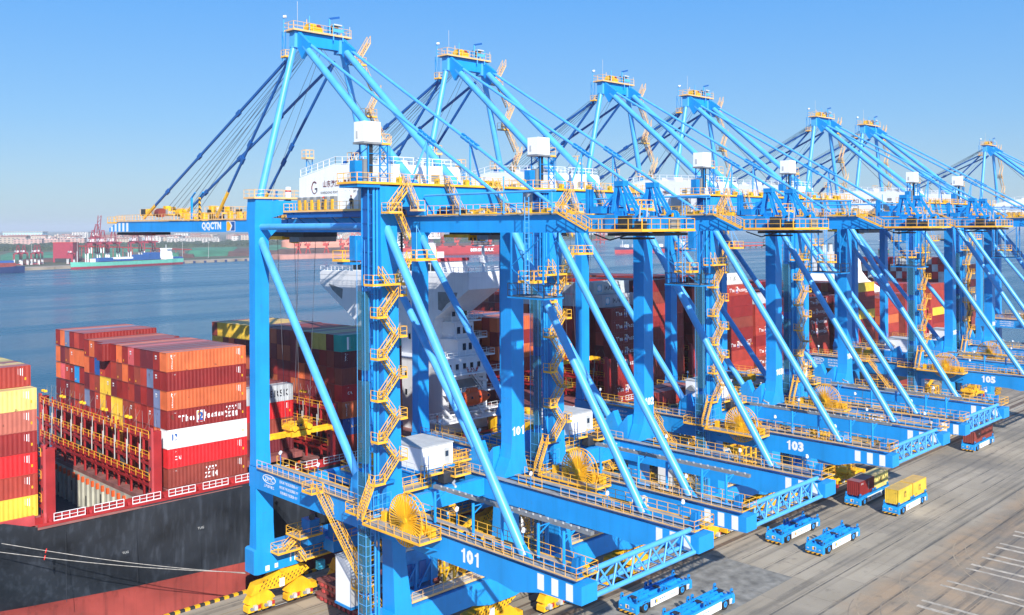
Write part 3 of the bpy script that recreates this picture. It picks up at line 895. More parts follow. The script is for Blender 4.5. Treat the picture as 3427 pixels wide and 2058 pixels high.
    for z in (57.6,58.9,60.2):
        k.bar((-2.6,29.8,z),(.1,29.8,z),.08,.08,'blue2'); k.bar((-1.0,29.8,z),(.1,29.8,z+1.1),.08,.08,'blue2'); k.bar((.1,29.8,z),(-1.0,29.8,z+1.1),.08,.08,'blue2')
        k.bar((-2.6,31.4,z),(-1.0,31.4,z+1.2),.08,.08,'blue2')
    k.box(-4.0,-3.0,30.4,31.4,56.95,59.4,'blue2'); k.box(-2.95,-2.2,30.2,31.2,56.95,59.6,'grey')
    k.box(-2.4,-1.9,29.9,30.3,58,61.2,'dark')
    k.bar((.35,29.7,57),(.35,29.7,62),.06,.06,'blue2')
    k.build('lift_head_frame', C)
    k = MB()
    for (x,y,r) in ((-2.5,30.0,.11),(-2.5,31.2,.11),(-1.75,30.0,.16),(-1.3,30.0,.16),(-2.1,31.2,.08)):
        k.tube((x,y,5),(x,y,56.7),r,'blue2' if r<.12 else 'blue',8)
    z=6
    while z<56:
        k.bar((-2.5,30.0,z),(-1.1,30.0,z),.06,.08,'dblue'); k.bar((-2.5,30.0,z),(-2.5,31.2,z),.06,.08,'dblue'); z+=1.6
    k.box(-2.46,-1.95,30.4,31.1,20,56.4,'dblue')
    k.build('lift_rails', C)
    k = MB()
    for z0,z1 in ((21.2,24.6),(25.6,34.8),(36,44.8),(6.5,10.5),(11.2,18.6)):
        k.box(-3.15,-3.12,29.85,31.3,z0,z1,'panel'); k.box(-3.1,-2.6,29.82,29.85,z0,z1,'panel')
    for z in [6.5+1.1*i for i in range(16)]:
        k.bar((-3.15,29.83,z),(-1.9,29.83,z),.05,.05,'pipe'); k.bar((-3.15,29.83,z),(-3.15,31.3,z),.05,.05,'pipe')
    for (x,y) in ((-3.15,29.83),(-2.5,29.83),(-1.9,29.83),(-3.15,31.3)): k.bar((x,y,4.5),(x,y,24.8),.06,.06,'pipe')
    for (x,y) in ((-3.15,29.83),(-3.15,31.3)): k.bar((x,y,24.8),(x,y,50.5),.045,.045,'pipe')
    k.build('lift_shaft', C)
    k = MB()
    k.box(-3.3,-2.5,31.4,32.5,48.2,51.0,'blue2'); k.deck(-4.2,-2.5,32.55,34.4,48.2,'grate','yel',rk='yel',sides='lfb',rails='lfb'); k.box(-4.0,-2.6,31.4,33.9,47.75,48.0,'blue2')
    k.box(-3.1,-2.1,29.0,29.8,20.6,23.0,'blue2')
    for xx in (-2.9,-2.6,-2.3): k.box(xx-.05,xx+.05,28.96,28.998,21,22.6,'dblue')
    k.rail([(-3.2,28.3,20.0),(-.8,28.3,20.0)],'pipe',h=2.4)
    k.build('lift_cage', C)
    # zigzag stair up the landside leg
    k = MB(); z=23.6; yq=28.55
    k.stair((-4.9,yq,20.0),(-3.2,yq,23.6),.85,(0,1,0),'yel')
    k.deck(-3.3,-1.9,yq-.6,29.0,z,'grate','yel',rk='yel',sides='lf',rails='lf')
    k.box(-3.2,.3,29.0,29.6,z-.5,z-.2,'blue2')
    while z<46:
        k.stair((-2.0,yq-.2,z),(.1,yq-.2,z+2.3),.8,(0,1,0),'yel')
        k.deck(.1,1.0,yq-.9,29.1,z+2.3,'grate','yel',rk='yel',sides='fr',rails='fr')
        k.stair((.1,yq+.35,z+2.3),(-1.7,yq+.35,z+4.6),.75,(0,1,0),'yel')
        z+=4.6
        if z<46:
            k.deck(-2.9,-1.6,yq-.7,29.1,z,'grate','yel',rk='yel',sides='lf',rails='lf')
    k.deck(-3.6,.9,yq-.9,29.3,z-1.0,'blue2','yel',rk='yel',sides='lfr',rails='lfr')
    zt=z-1.0
    k.stair((.6,28.6,zt),(2.2,28.6,zt+2.6),.8,(0,1,0),'yel')
    k.deck(2.2,5.2,27.4,29.0,zt+2.6,'grate','yel',rk='yel'); 
    for s_ in ((2.4,3.6),(4.8,3.6)): k.bar((s_[0],27.5,zt+2.6),(s_[1],29.0,zt+6.5),.07,.07,'pipe')
    k.stair((2.0,28.6,zt+4.9),(.4,28.6,zt+8.0),.8,(0,1,0),'yel')
    k.deck(-1.2,.5,27.8,29.2,zt+8.0,'grate','yel',rk='rail')
    k.stair((-.6,28.6,zt+8.0),(1.6,28.6,56.0),.8,(0,1,0),'yel')
    k.stair((3.3,28.6,53.9),(1.7,28.6,56.9),.8,(0,1,0),'rail')
    k.deck(3.0,4.0,28.0,29.3,53.9,'grate','rail',rk='rail')
    k.build('zigzag_stair', C)
    # crane driver cage hung under the girder at the landside (visible on the copies too)
    k = MB()
    k.box(9.2,11.5,1.0,3.6,50.6,50.8,'dark')
    for (x,y) in ((4.3,9.6),(6.5,9.6),(4.3,14.2),(6.5,14.2)): k.bar((x,y,44.6),(x,y,51.3),.16,.16,'blue2')
    k.deck(4.2,7.0,9.4,14.6,44.6,'grate','blue2',rk='dark',h=1.4)
    k.deck(4.6,6.4,11.2,13.4,46.2,'grate','yel',rk='yel')
    for a,b in (((4.3,9.6,44.8),(4.3,14.2,47.6)),((4.3,14.2,47.8),(4.3,9.6,51)),((4.3,9.6,48),(6.5,9.6,51))): k.bar(a,b,.09,.09,'blue2')
    for i in range(18): k.bar((3.9,11.8,45.2+i*.55),(4.5,11.8,45.2+i*.55),.05,.05,'pipe')
    k.bar((3.9,11.8,45),(3.9,11.8,55),.07,.07,'pipe'); k.bar((4.5,11.8,45),(4.5,11.8,55),.07,.07,'pipe')
    k.build('maintenance_cage', C)
    # ---- trolley under the girder
    k = MB()
    k.box(6.8,12.4,58,68,50.6,51.25,'dark'); k.box(6.4,12.6,58.5,61,49.9,50.6,'grey'); k.box(6.4,8.8,63,69,50.2,50.7,'yelm')
    for i in range(7): k.box(7+.5*i,7.3+.5*i,60+i,61+i,49.7,50.6,'dark' if i%2 else 'yelm')
    k.deck(6.2,9.6,66,69.5,51.9,'dark','yel',rk='yel',h=1.0)
    k.build('trolley', C)
    k = MB(); k.box(6.4,12.4,112,121.5,50.7,51.2,'dark'); k.box(6.2,6.9,106,116,50.65,51.0,'brown'); k.build('boom_tip_gear', C)
    # ---- tip truss
    k = MB()
    y0,y1=.5,2.3; za,zb=17.9,20.1; xa,xb=1.2,17.4
    k.tube((xa,y0,za),(xb,y0,za),.25,'pipe',10); k.tube((xa,y1,za),(xb,y1,za),.22,'pipe',10); k.tube((xa,(y0+y1)/2-.4,zb),(xb,(y0+y1)/2-.4,zb),.27,'pipe',10)
    n=6
    for i in range(n):
        x0=xa+(xb-xa)*i/n; x1=xa+(xb-xa)*(i+1)/n; xm=(x0+x1)/2
        for y in (y0,y1):
            k.tube((x0,y,za),(xm,1.0,zb),.11,'pipe',6); k.tube((xm,1.0,zb),(x1,y,za),.11,'pipe',6)
        k.tube((x0,y0,za),(x1,y1,za),.07,'pipe',6)
        k.tube((x0,y0,za),(x0,y1,za),.07,'pipe',6)
    k.build('tip_truss', C)
    return C

def crane_numbers(C, num):
    k = MB()
    k.number(num,(-1.115,14.9,18.45),1.45,(0,-1,0),(0,0,1),'wht')
    k.build('crane_number', C)
    k = MB()
    k.number(num,(20.75,29.635,25.6),1.15,(1,0,0),(0,0,1),'wht')
    k.build('crane_number', C)

crane = make_crane()
crane_numbers(crane, '101')
index_kids()
cranes = [crane]
for i,x in enumerate(CRX[1:]):
    c = copy_tree(crane)
    c.location = (x,0,0)
    cranes.append(c)
desc = ['blue quay crane numbered 101, nearest the camera with its whole boom in view',
 'blue quay crane numbered 102, standing buffer to buffer behind crane 101',
 'blue quay crane numbered 103, third from the camera, beside the empty blue carriers',
 'blue quay crane numbered 104, close behind crane 103, fourth along the quay',
 'blue quay crane numbered 105, fifth along the quay beyond an open gap',
 'blue quay crane numbered 106, sixth along the quay, just behind crane 105',
 'most distant blue quay crane at the right edge, standing apart from the others']
for i,c in enumerate(cranes):
    for o in [o for o in bpy.data.objects if o.parent is c and o.name.startswith(('trolley','maintenance_cage'))]:
        if i and o.name.startswith('trolley'): o.location.y += (0,-9,14,6,-14,22,30)[i]
        if i and o.name.startswith('maint'): o.location.y += (0,0,.6,-.5,1.2,0,.5)[i]
    tag(c, desc[i], 'quay crane', 'blue ship-to-shore cranes along the quay')
    if i:
        for o in [o for o in bpy.data.objects if o.parent is c and o.name.startswith('crane_number')]:
            bpy.data.objects.remove(o)
        crane_numbers(c, str(101+i))
# ------------------------------------------------------------------ ground, quay wall, water
def ground_mat():
    m, t, b = nodes('apron_concrete')
    N, L = t.nodes, t.links
    tc = N.new('ShaderNodeTexCoord')
    sp = N.new('ShaderNodeSeparateXYZ'); L.new(tc.outputs['Object'], sp.inputs[0])
    def noise(scale, detail=6, vec=None, mscale=None, rough=0.6):
        n = N.new('ShaderNodeTexNoise'); n.inputs['Scale'].default_value = scale; n.inputs['Detail'].default_value = detail
        n.inputs['Roughness'].default_value = rough
        if mscale:
            mp = N.new('ShaderNodeMapping'); mp.inputs['Scale'].default_value = mscale
            L.new(tc.outputs['Object'], mp.inputs['Vector']); L.new(mp.outputs[0], n.inputs['Vector'])
        else: L.new(tc.outputs['Object'], n.inputs['Vector'])
        return n.outputs['Fac']
    def rng(v, a, b_, c, d):
        r = N.new('ShaderNodeMapRange')
        r.inputs[1].default_value=a; r.inputs[2].default_value=b_; r.inputs[3].default_value=c; r.inputs[4].default_value=d
        L.new(v, r.inputs[0]); return r.outputs[0]
    def mul(a, b_):
        r = N.new('ShaderNodeMath'); r.operation='MULTIPLY'
        L.new(a, r.inputs[0])
        if isinstance(b_, float): r.inputs[1].default_value=b_
        else: L.new(b_, r.inputs[1])
        return r.outputs[0]
    def mix(f, c1, c2):
        r = N.new('ShaderNodeMix'); r.data_type='RGBA'
        L.new(f, r.inputs[0])
        for k,c in ((6,c1),(7,c2)):
            if isinstance(c, tuple): r.inputs[k].default_value = (*c,1)
            else: L.new(c, r.inputs[k])
        return r.outputs[2]
    def line(v, period, w, off=0.0):
        a = N.new('ShaderNodeMath'); a.operation='MULTIPLY_ADD'; a.inputs[1].default_value=1/period; a.inputs[2].default_value=off
        L.new(v, a.inputs[0])
        f = N.new('ShaderNodeMath'); f.operation='FRACT'; L.new(a.outputs[0], f.inputs[0])
        g = N.new('ShaderNodeMath'); g.operation='LESS_THAN'; g.inputs[1].default_value=w/period; L.new(f.outputs[0], g.inputs[0])
        return g.outputs[0]
    base = mix(rng(noise(.05,4), .35,.65,0,1), (0.30,0.255,0.190), (0.41,0.355,0.275))
    # slabs of different pours
    vb = N.new('ShaderNodeTexBrick')
    mp = N.new('ShaderNodeMapping'); L.new(tc.outputs['Object'], mp.inputs['Vector'])
    L.new(mp.outputs[0], vb.inputs['Vector'])
    vb.inputs['Scale'].default_value = 1.0; vb.inputs['Brick Width'].default_value = 9.5; vb.inputs['Row Height'].default_value = 4.6
    vb.inputs['Mortar Size'].default_value = 0.03; vb.inputs['Color1'].default_value=(0.9,0.9,0.9,1); vb.inputs['Color2'].default_value=(1.08,1.07,1.05,1); vb.inputs['Mortar'].default_value=(0.45,0.43,0.4,1)
    mm = N.new('ShaderNodeMix'); mm.data_type='RGBA'; mm.blend_type='MULTIPLY'; mm.inputs[0].default_value=.9
    L.new(base, mm.inputs[6]); L.new(vb.outputs['Color'], mm.inputs[7]); c = mm.outputs[2]
    # landward brown-tan zone (y < 6)
    wob = N.new('ShaderNodeMath'); wob.operation='MULTIPLY_ADD'; wob.inputs[1].default_value=-7.0; L.new(noise(.12,3), wob.inputs[0]); L.new(sp.outputs[1], wob.inputs[2])
    c = mix(mul(rng(wob.outputs[0], -2.0, 1.0, 1, 0), .8), c, mix(rng(noise(.16,5), .42,.6,0,1), (0.38,0.26,0.155), (0.26,0.205,0.145)))
    # darker lane strips with tyre wear, stretched along the quay
    wear = rng(noise(1.0,5,mscale=(.012,.55,1)), .50,.66,0,.62)
    c = mix(wear, c, (0.095,0.085,0.07))
    lane = mul(line(sp.outputs[1], 4.6, .28, .12), rng(noise(.2,3),.4,.55,.2,.75))
    c = mix(lane, c, (0.06,0.055,0.05))
    lane2 = mul(line(sp.outputs[1], 6.7, .5, .4), rng(noise(.09,3),.45,.6,0,.6))
    c = mix(lane2, c, (0.10,0.092,0.08))
    # big oil-dark patches
    c = mix(mul(rng(noise(.035,5), .52,.62,0,1), .55), c, (0.15,0.14,0.125))
    c = mix(rng(noise(.5,8), .60,.74,0,.55), c, (0.09,0.08,0.07))
    c = mix(rng(noise(2.2,6), .56,.74,0,.4), c, (0.40,0.37,0.32))
    L.new(c, b.inputs['Base Color'])
    b.inputs['Roughness'].default_value = 0.85
    bp = N.new('ShaderNodeBump'); bp.inputs['Strength'].default_value=.25; bp.inputs['Distance'].default_value=.03
    L.new(noise(3.0,6), bp.inputs['Height']); L.new(bp.outputs[0], b.inputs['Normal'])
    return m
M['ground'] = ground_mat()
M['pale'] = mat('worn_pale_lane_band', (0.45,0.39,0.31), 0.85, var=.35, vscale=.9)
M['sweep'] = mat('pale_tyre_sweep', (0.345,0.27,0.185), 0.9, var=.2, vscale=1)
M['sweepd'] = mat('dark_tyre_sweep', (0.25,0.20,0.15), 0.9, var=.2, vscale=1)
M['newc'] = mat('dark_grey_concrete_patch', (0.22,0.21,0.185), 0.88, var=.4, vscale=.6)
M['strip'] = mat('rail_trench_brown', (0.13,0.095,0.07), 0.8, var=.35, vscale=.6)
M['wl'] = mat('worn_yellow_line', (0.30,0.22,0.10), 0.8, var=.3, vscale=1.2)
M['cap'] = mat('quay_cap_concrete', (0.30,0.26,0.21), 0.85, var=.25, vscale=.5)

g = MB()
g.prism([(-500,66.0),(-500,-900),(1500,-900),(1500,66.0)],'z',-9,0,'ground')
tag(g.build('ground'), kind='structure')
g = MB()
for y,w in ((27.9,.9),(31.6,1.4),(34.2,.5)):
    g.add([(-400,y,.004),(1400,y,.004),(1400,y+w,.004),(-400,y+w,.004)],[(0,1,2,3)],'strip')
g.add([(-400,57.6,.004),(1400,57.6,.004),(1400,59.2,.004),(-400,59.2,.004)],[(0,1,2,3)],'strip')
tag(g.build('rail_trench'), kind='structure')
g = MB()
for y in (30.6,58.4): g.box(-400,1400,y-.06,y+.06,.006,.12,'dark'); g.box(-400,1400,y-.035,y+.035,.12,.16,'lgrey')
tag(g.build('crane_rail'), kind='structure')
g = MB()
for y in (61.2,52.6): g.add([(-400,y,.005),(1400,y,.005),(1400,y+.16,.005),(-400,y+.16,.005)],[(0,1,2,3)],'wl')
tag(g.build('painted_line'), kind='structure')
g = MB()
x=-60.0
rr = random.Random(11)
def arc(cx,cy,r,a0,a1,w,k='pale',n=28):
    vs=[];fs=[]
    for i in range(n+1):
        a=R(a0+(a1-a0)*i/n)
        for rad in (r-w/2,r+w/2): vs.append((cx+rad*math.cos(a),cy+rad*math.sin(a),g.z))
    for i in range(n): fs.append((2*i,2*i+1,2*i+3,2*i+2))
    g.add(vs,fs,k)
g.z=.004
for i,xc in enumerate((57.0,66.3,76.0,85.4,92.0,98.4,106.5,114.5,124,135,147)):
    for off in (0,-2.25):
        g.z=.004+.0009*(i%5)+(.0004 if off else 0)
        x_=xc+off; w_=rr.uniform(.30,.42); y0_=-3.6+rr.uniform(-.3,.3); y1_=-12-rr.uniform(0,14)
        g.add([(x_-w_,y0_,g.z),(x_-w_,y1_,g.z),(x_+w_,y1_,g.z),(x_+w_,y0_,g.z)],[(0,1,2,3)],'pale')
for i in range(9):                       # thin scrubbed tyre sweeps
    g.z=.0085+.0005*i
    c=rr.uniform(55,150); r_=rr.uniform(13,26)
    arc(c, -r_-rr.uniform(-5,1), r_, 100, rr.uniform(140,178), rr.uniform(.10,.22), 'sweep' if i%3 else 'sweepd')
g.add([(43,13.2,.0035),(61.5,13.2,.0035),(61.5,27.4,.0035),(43,27.4,.0035)],[(0,1,2,3)],'newc'); g.add([(28,26.0,.0032),(43,26.0,.0032),(43,18.0,.0032),(28,18.0,.0032)][::-1],[(0,1,2,3)],'newc')
tag(g.build('lane_marking'), kind='structure')
g = MB(); g.box(-400,1400,65.2,66.25,.0,.02,'cap'); g.box(-400,1400,65.6,66.1,.02,.34,'hazl')
tag(g.build('quay_kerb'), kind='structure')
# hazard blocks beyond crane 105
for i,(x,y) in enumerate(((228,41),(233,41.5),(239,42),(246,44))):
    b_=MB(); b_.prism([(0,0),(3.6,0),(3.2,.9),(.4,.9)],'y',-.35,.35,'haz'); o=b_.build('barrier_block',loc=(x,y,0))
    tag(o,'yellow and black striped barrier block on the apron, %s of four beyond crane 105'%ORD[i+1],'barrier','striped barrier blocks on the apron')
# fenders on the quay wall
def water_mat():
    m, t, b = nodes('sea_water')
    N, L = t.nodes, t.links
    b.inputs['Base Color'].default_value = (0.012,0.085,0.14,1)
    b.inputs['Roughness'].default_value = 0.22
    b.inputs['IOR'].default_value = 1.33
    tc = N.new('ShaderNodeTexCoord')
    mp = N.new('ShaderNodeMapping'); mp.inputs['Rotation'].default_value=(0,0,.5); mp.inputs['Scale'].default_value=(1,2.2,1)
    L.new(tc.outputs['Object'], mp.inputs['Vector'])
    n1 = N.new('ShaderNodeTexNoise'); n1.inputs['Scale'].default_value=.28; n1.inputs['Detail'].default_value=8
    n2 = N.new('ShaderNodeTexNoise'); n2.inputs['Scale'].default_value=.012; n2.inputs['Detail'].default_value=4
    L.new(mp.outputs[0], n1.inputs['Vector']); L.new(mp.outputs[0], n2.inputs['Vector'])
    bp = N.new('ShaderNodeBump'); bp.inputs['Strength'].default_value=.9; bp.inputs['Distance'].default_value=.9
    L.new(n1.outputs['Fac'], bp.inputs['Height']); L.new(bp.outputs[0], b.inputs['Normal'])
    mp2 = N.new('ShaderNodeMapping'); mp2.inputs['Rotation'].default_value=(0,0,-.15); mp2.inputs['Scale'].default_value=(.10,1.5,1)
    L.new(tc.outputs['Object'], mp2.inputs['Vector'])
    n3 = N.new('ShaderNodeTexNoise'); n3.inputs['Scale'].default_value=.012; n3.inputs['Detail'].default_value=5
    L.new(mp2.outputs[0], n3.inputs['Vector'])
    mr = N.new('ShaderNodeMapRange'); mr.inputs[1].default_value=.42; mr.inputs[2].default_value=.62; mr.inputs[3].default_value=.14; mr.inputs[4].default_value=.32
    L.new(n3.outputs['Fac'], mr.inputs[0]); L.new(mr.outputs[0], b.inputs['Roughness'])
    mx = N.new('ShaderNodeMix'); mx.data_type='RGBA'
    mx.inputs[6].default_value=(0.010,0.070,0.125,1); mx.inputs[7].default_value=(0.018,0.105,0.165,1)
    L.new(n3.outputs['Fac'], mx.inputs[0]); L.new(mx.outputs[2], b.inputs['Base Color'])
    return m
M['water'] = water_mat()
g = MB(); g.add([(-12000,-3000,-4),(26000,-3000,-4),(26000,26000,-4),(-12000,26000,-4)],[(0,1,2,3)],'water')
tag(g.build('water'), kind='structure')
# ------------------------------------------------------------------ containers
def cont_mesh(name, L, Wd, H):
    b = MB()
    k='cont'; d=.045
    # corner posts / rails
    e=.10
    def cor_side(y, sgn):
        n = int(L/.56); p=(L-2*e)/n
        vs=[];fs=[]
        for i in range(n):
            x=e+i*p
            for xx,dd in ((x,0),(x+p*.28,0),(x+p*.5,d),(x+p*.78,d)): vs.append((xx,y-sgn*dd*-1 if sgn<0 else y-dd,0)); 
        vs.append((L-e,y,0))
        pts=[(v[0],v[1]) for v in vs]
        lo=[(a,b_,e) for a,b_ in pts]; hi=[(a,b_,H-e) for a,b_ in pts]; m_=len(pts)
        f=[(i,i+1,i+1+m_,i+m_) if sgn<0 else (i+1,i,i+m_,i+1+m_) for i in range(m_-1)]
        b.add(lo+hi,f,k)
    cor_side(.02,-1); cor_side(Wd-.02,1)
    # end wall
    n=6; p=(Wd-2*e)/n
    pts=[]
    for i in range(n):
        y=e+i*p
        for yy,dd in ((y,0),(y+p*.3,0),(y+p*.5,d),(y+p*.8,d)): pts.append((dd+.02,yy))
    pts.append((.02,Wd-e)); m_=len(pts)
    b.add([(a,c,e) for a,c in pts]+[(a,c,H-e) for a,c in pts],[(i+1,i,i+m_,i+1+m_) for i in range(m_-1)],k)
    b.box(L-.08,L-.02,e,Wd-e,e,H-e,k)
    b.box(.02,L-.02,.02,Wd-.02,H-.06,H-.03,k)
    # frame
    for x in (0,L-e):
        for y in (0,Wd-e): b.box(x,x+e,y,y+e,0,H,k)
        b.box(x,x+e,e,Wd-e,0,e,k); b.box(x,x+e,e,Wd-e,H-e,H,k)
    for y in (0,Wd-.06):
        b.box(e,L-e,y,y+.06,0,e,k); b.box(e,L-e,y,y+.06,H-e,H,k)
    return b
RED=[(0.20,0.022,0.020),(0.23,0.035,0.03),(0.165,0.022,0.024),(0.27,0.05,0.04),(0.19,0.03,0.03)]
CC={'dark red':(0.25,0.020,0.018),'maroon':(0.145,0.018,0.026),'brick red':(0.38,0.045,0.030),'brown':(0.25,0.045,0.03),'bright red':(0.62,0.018,0.022),
    'orange':(0.62,0.135,0.045),'salmon':(0.48,0.13,0.095),'yellow':(0.78,0.50,0.05),'pale yellow':(0.74,0.58,0.17),'blue':(0.02,0.085,0.30),'grey blue':(0.14,0.18,0.30),'light blue':(0.02,0.22,0.52),
    'white':(0.74,0.76,0.76),'light grey':(0.46,0.50,0.52),'teal':(0.01,0.30,0.27),'pink red':(0.60,0.10,0.11),'olive':(0.42,0.36,0.08),'rusty grey':(0.38,0.36,0.34)}
_cm={}
def container(L, Wd, H, colour, label, group, loc, parent_m=None, rz=0):
    key=(round(L,2),round(Wd,2),round(H,2))
    if key not in _cm:
        _cm[key]=cont_mesh('container',*key).build('shipping_container')
        first=_cm[key]; o=first
    else:
        o=_cm[key].copy(); COL.objects.link(o)
    c=CC[colour]; j=random.uniform(.9,1.1)
    o.color=(min(1,c[0]*j),min(1,c[1]*j*random.uniform(.95,1.05)),min(1,c[2]*j),1)
    mt = Matrix.Translation(loc) @ Matrix.Rotation(rz,4,'Z')
    o.matrix_world = (parent_m @ mt) if parent_m else mt
    tag(o,label,'container',group)
    return o
def letter(o, fn):
    k=MB(); fn(k)
    d=k.build('lettering'); d.parent=o
    return d
# ------------------------------------------------------------------ the big container ship
TH, LS = -0.013, -0.020
SM = Matrix.Translation((-5.7,73.6,0)) @ Matrix.Rotation(TH,4,'Z') @ Matrix.Rotation(LS,4,'X')
PW = 2.30; HH=2.76; BZ=14.75
ship = empty('container_ship',(0,0,0)); ship.matrix_world = SM
tag(ship,'huge black hulled container ship with white bridge moored beside the blue cranes','ship')
yc = PW*10
def sx(x): return x+5.7
DZ=13.6
secs=[(-78,1.5,.3,17.5),(-70,9,1.0,17.2),(-60,16,3.5,16.8),(-48,21.5,8,16.2),(-34,24.2,13.5,15.2),(-27.5,24.5,15.8,15.0),(-23.5,24.5,17.2,DZ),(-10,24.6,21,DZ),(6,24.6,23.6,DZ),(25,24.6,24.4,DZ),(120,24.6,24.4,DZ),(240,24.6,24.2,DZ),(290,24.6,18,DZ),(318,22,7,DZ)]
def wlz(x): return 4.6
zs=[-9,-4,0.0,1.2,4.0,8,DZ]
def hw(s,z):
    x,bd,bw,top=s
    t=max(0,min(1,(z-1.0)/(top-1.0)))
    return bw+(bd-bw)*(t**.75)
h=MB(); vs=[]; nz=8
for s in secs:
    zz=[-9,-4,0.2,1.6,4.2,7.5,10.5,s[3]]
    for z in zz: vs.append((sx(s[0]),yc-hw(s,z),z))
    for z in zz: vs.append((sx(s[0]),yc+hw(s,z),z))
fb=[];fr=[]
for i in range(len(secs)-1):
    for sd_ in (0,1):
        for j in range(nz-1):
            a=i*16+sd_*8+j; b2=a+16
            f=(a,b2,b2+1,a+1) if sd_==0 else (b2,a,a+1,b2+1)
            (fr if j<3 else fb).append(f)
h.add(vs,fb,'hull',True); h.add(vs,fr,'boot',True)
n_=(len(secs)-1)*16
h.add([vs[n_+j] for j in range(8)]+[vs[n_+8+j] for j in range(8)],[(j,j+8,j+9,j+1) for j in range(7)],'hull')
ho=h.build('hull', ship)
k=MB()
for i in range(34):                       # welded plate seams
    x=-20+9.3*i
    if x<285: k.box(sx(x),sx(x)+.05,-1.075,-1.03,3.0,DZ-.4,'hull')
k.build('plate_seam', ho)
k=MB()
for z,x0,w_ in ((9.5,-26,1.6),(7.6,-13,1.3),(9.6,1.2,2.2)):
    k.box(sx(x0),sx(x0+w_),-1.72,-1.66,z,z+.12,'wht') if False else None
k.text('TUG',(sx(-12.3),-1.2,7.6),.3,(1,0,0),(0,0,1),'lgrey'); k.text('TUG',(sx(-1.6),-1.55,8.6),.34,(1,0,0),(0,0,1),'lgrey')
k.build('draught_mark', ho)
# deck
k=MB()
k.box(sx(-23.5),sx(300),-1.55,-.3,DZ-.35,DZ,'deck'); k.box(sx(-23.5),sx(300),PW*20+.3,PW*20+1.55,DZ-.35,DZ,'deck')
k.box(sx(-23.5),sx(300),-1.62,-1.45,DZ+.003,DZ+.35,'red')
dk=k.build('deck', ship)
k=MB()      # coaming
k.box(sx(-23.5),sx(40),-.35,.05,DZ+.002,BZ-.25,'red'); k.box(sx(60),sx(285),-.35,.05,DZ+.002,BZ-.25,'red')
k.box(sx(-60),sx(-23.5),-.35,3,DZ,DZ+1.3,'redp')
for i in range(60):
    x=-22+5.1*i
    if 38<x<60 or x>284: continue
    k.prism([(-1.2,DZ+.2),(-.36,DZ+.2),(-.36,BZ-.3),(-.9,BZ-.5)],'x',sx(x),sx(x)+.35,'red')
k.build('hatch_coaming', ship)
k=MB()
for i in range(0,60,1):
    x=-22+5.1*i
    if 38<x<60 or x>284: continue
    k.rail([(sx(x)+.5,-1.4,DZ+.36),(sx(x)+4.4,-1.4,DZ+.36)],'wht',h=1.0,sp=1.0,w=.07)
k.build('deck_railing', ship)
# transverse deck strips, hold walls
bays=[('A',-35.4,-23.0),('e1',-20.6,-8.6),('B',-5.7,6.7),('C',7.9,20.2),('D',23.9,36.3),('E',61.4,73.6),('X',77,89.2),('F',93.0,105.2),('F2',107.4,119.6),('G',123.2,135.4),('H',137.8,150),('I',151.2,163.2),('J0',165.4,177.4),('J',178.7,191),('K0',193.6,205.8),('K',208.6,220.8),('L',225.6,237.8),('L2',248,260),('M',263.5,275.7),('N',300,312)]
k=MB()
for (n,a,b_) in bays:
    if n in('e1',): continue
    y0=0 if n!='C' else PW*3
    if n=='A': y0=.0
    k.box(sx(a)-.3,sx(b_)+.3,y0,PW*20,BZ-1.0,BZ-.06,'hatch')
k.build('hatch_cover', ship)
k=MB()
for a,b_ in ((-60,-35.8),(-22.6,-21.2),(-8.4,-6.1),(6.9,7.7),(20.6,23.5),(36.7,61),(74.0,76.6),(89.6,92.6),(105.6,107),(120,122.8),(135.8,137.4),(150.4,150.9),(163.6,165),(177.8,178.4),(191.4,193.2),(206.2,208.2),(221.2,225.2),(238.2,247.6),(260.4,263.1),(276.1,299.6)):
    k.box(sx(a),sx(b_),0.05,PW*20,DZ-.5,DZ+.1,'deck')
k.box(sx(-21.3),sx(20.6),PW*20-1.6,PW*20-1.4,7.6,DZ+.0,'cell'); k.box(sx(-21.0),sx(20.6),1.35,1.5,7.6,DZ-.4,'cell')
k.box(sx(-21.0),sx(20.6),1.5,PW*20-1.6,7.4,7.6,'dark')
k.build('deck_strip', ship)
k=MB()      # hold bulkheads and cell guides
for bx in (-8.4,20.9):
    k.box(sx(bx),sx(bx)+.3,1.5,PW*20-1.6,7.6,DZ-.52,'cell')
    for i in range(21):
        y=2.4+i*2.08
        k.box(sx(bx)-.32,sx(bx)-.003,y-.14,y+.14,7.6,DZ-.9,'cell'); k.box(sx(bx)-.36,sx(bx)-.02,y-.22,y+.22,DZ-1.7,DZ-.85,'orange')
        if i%3==1: k.box(sx(bx)-.02,sx(bx)-.003,y+.6,y+1.5,8.2+(i%2)*1.4,9.8+(i%2)*1.4,'dark')
k.box(sx(-21.4),sx(-21.2),1.5,PW*20-1.6,7.6,DZ-.52,'cell')
k.build('hold_bulkhead', ship)

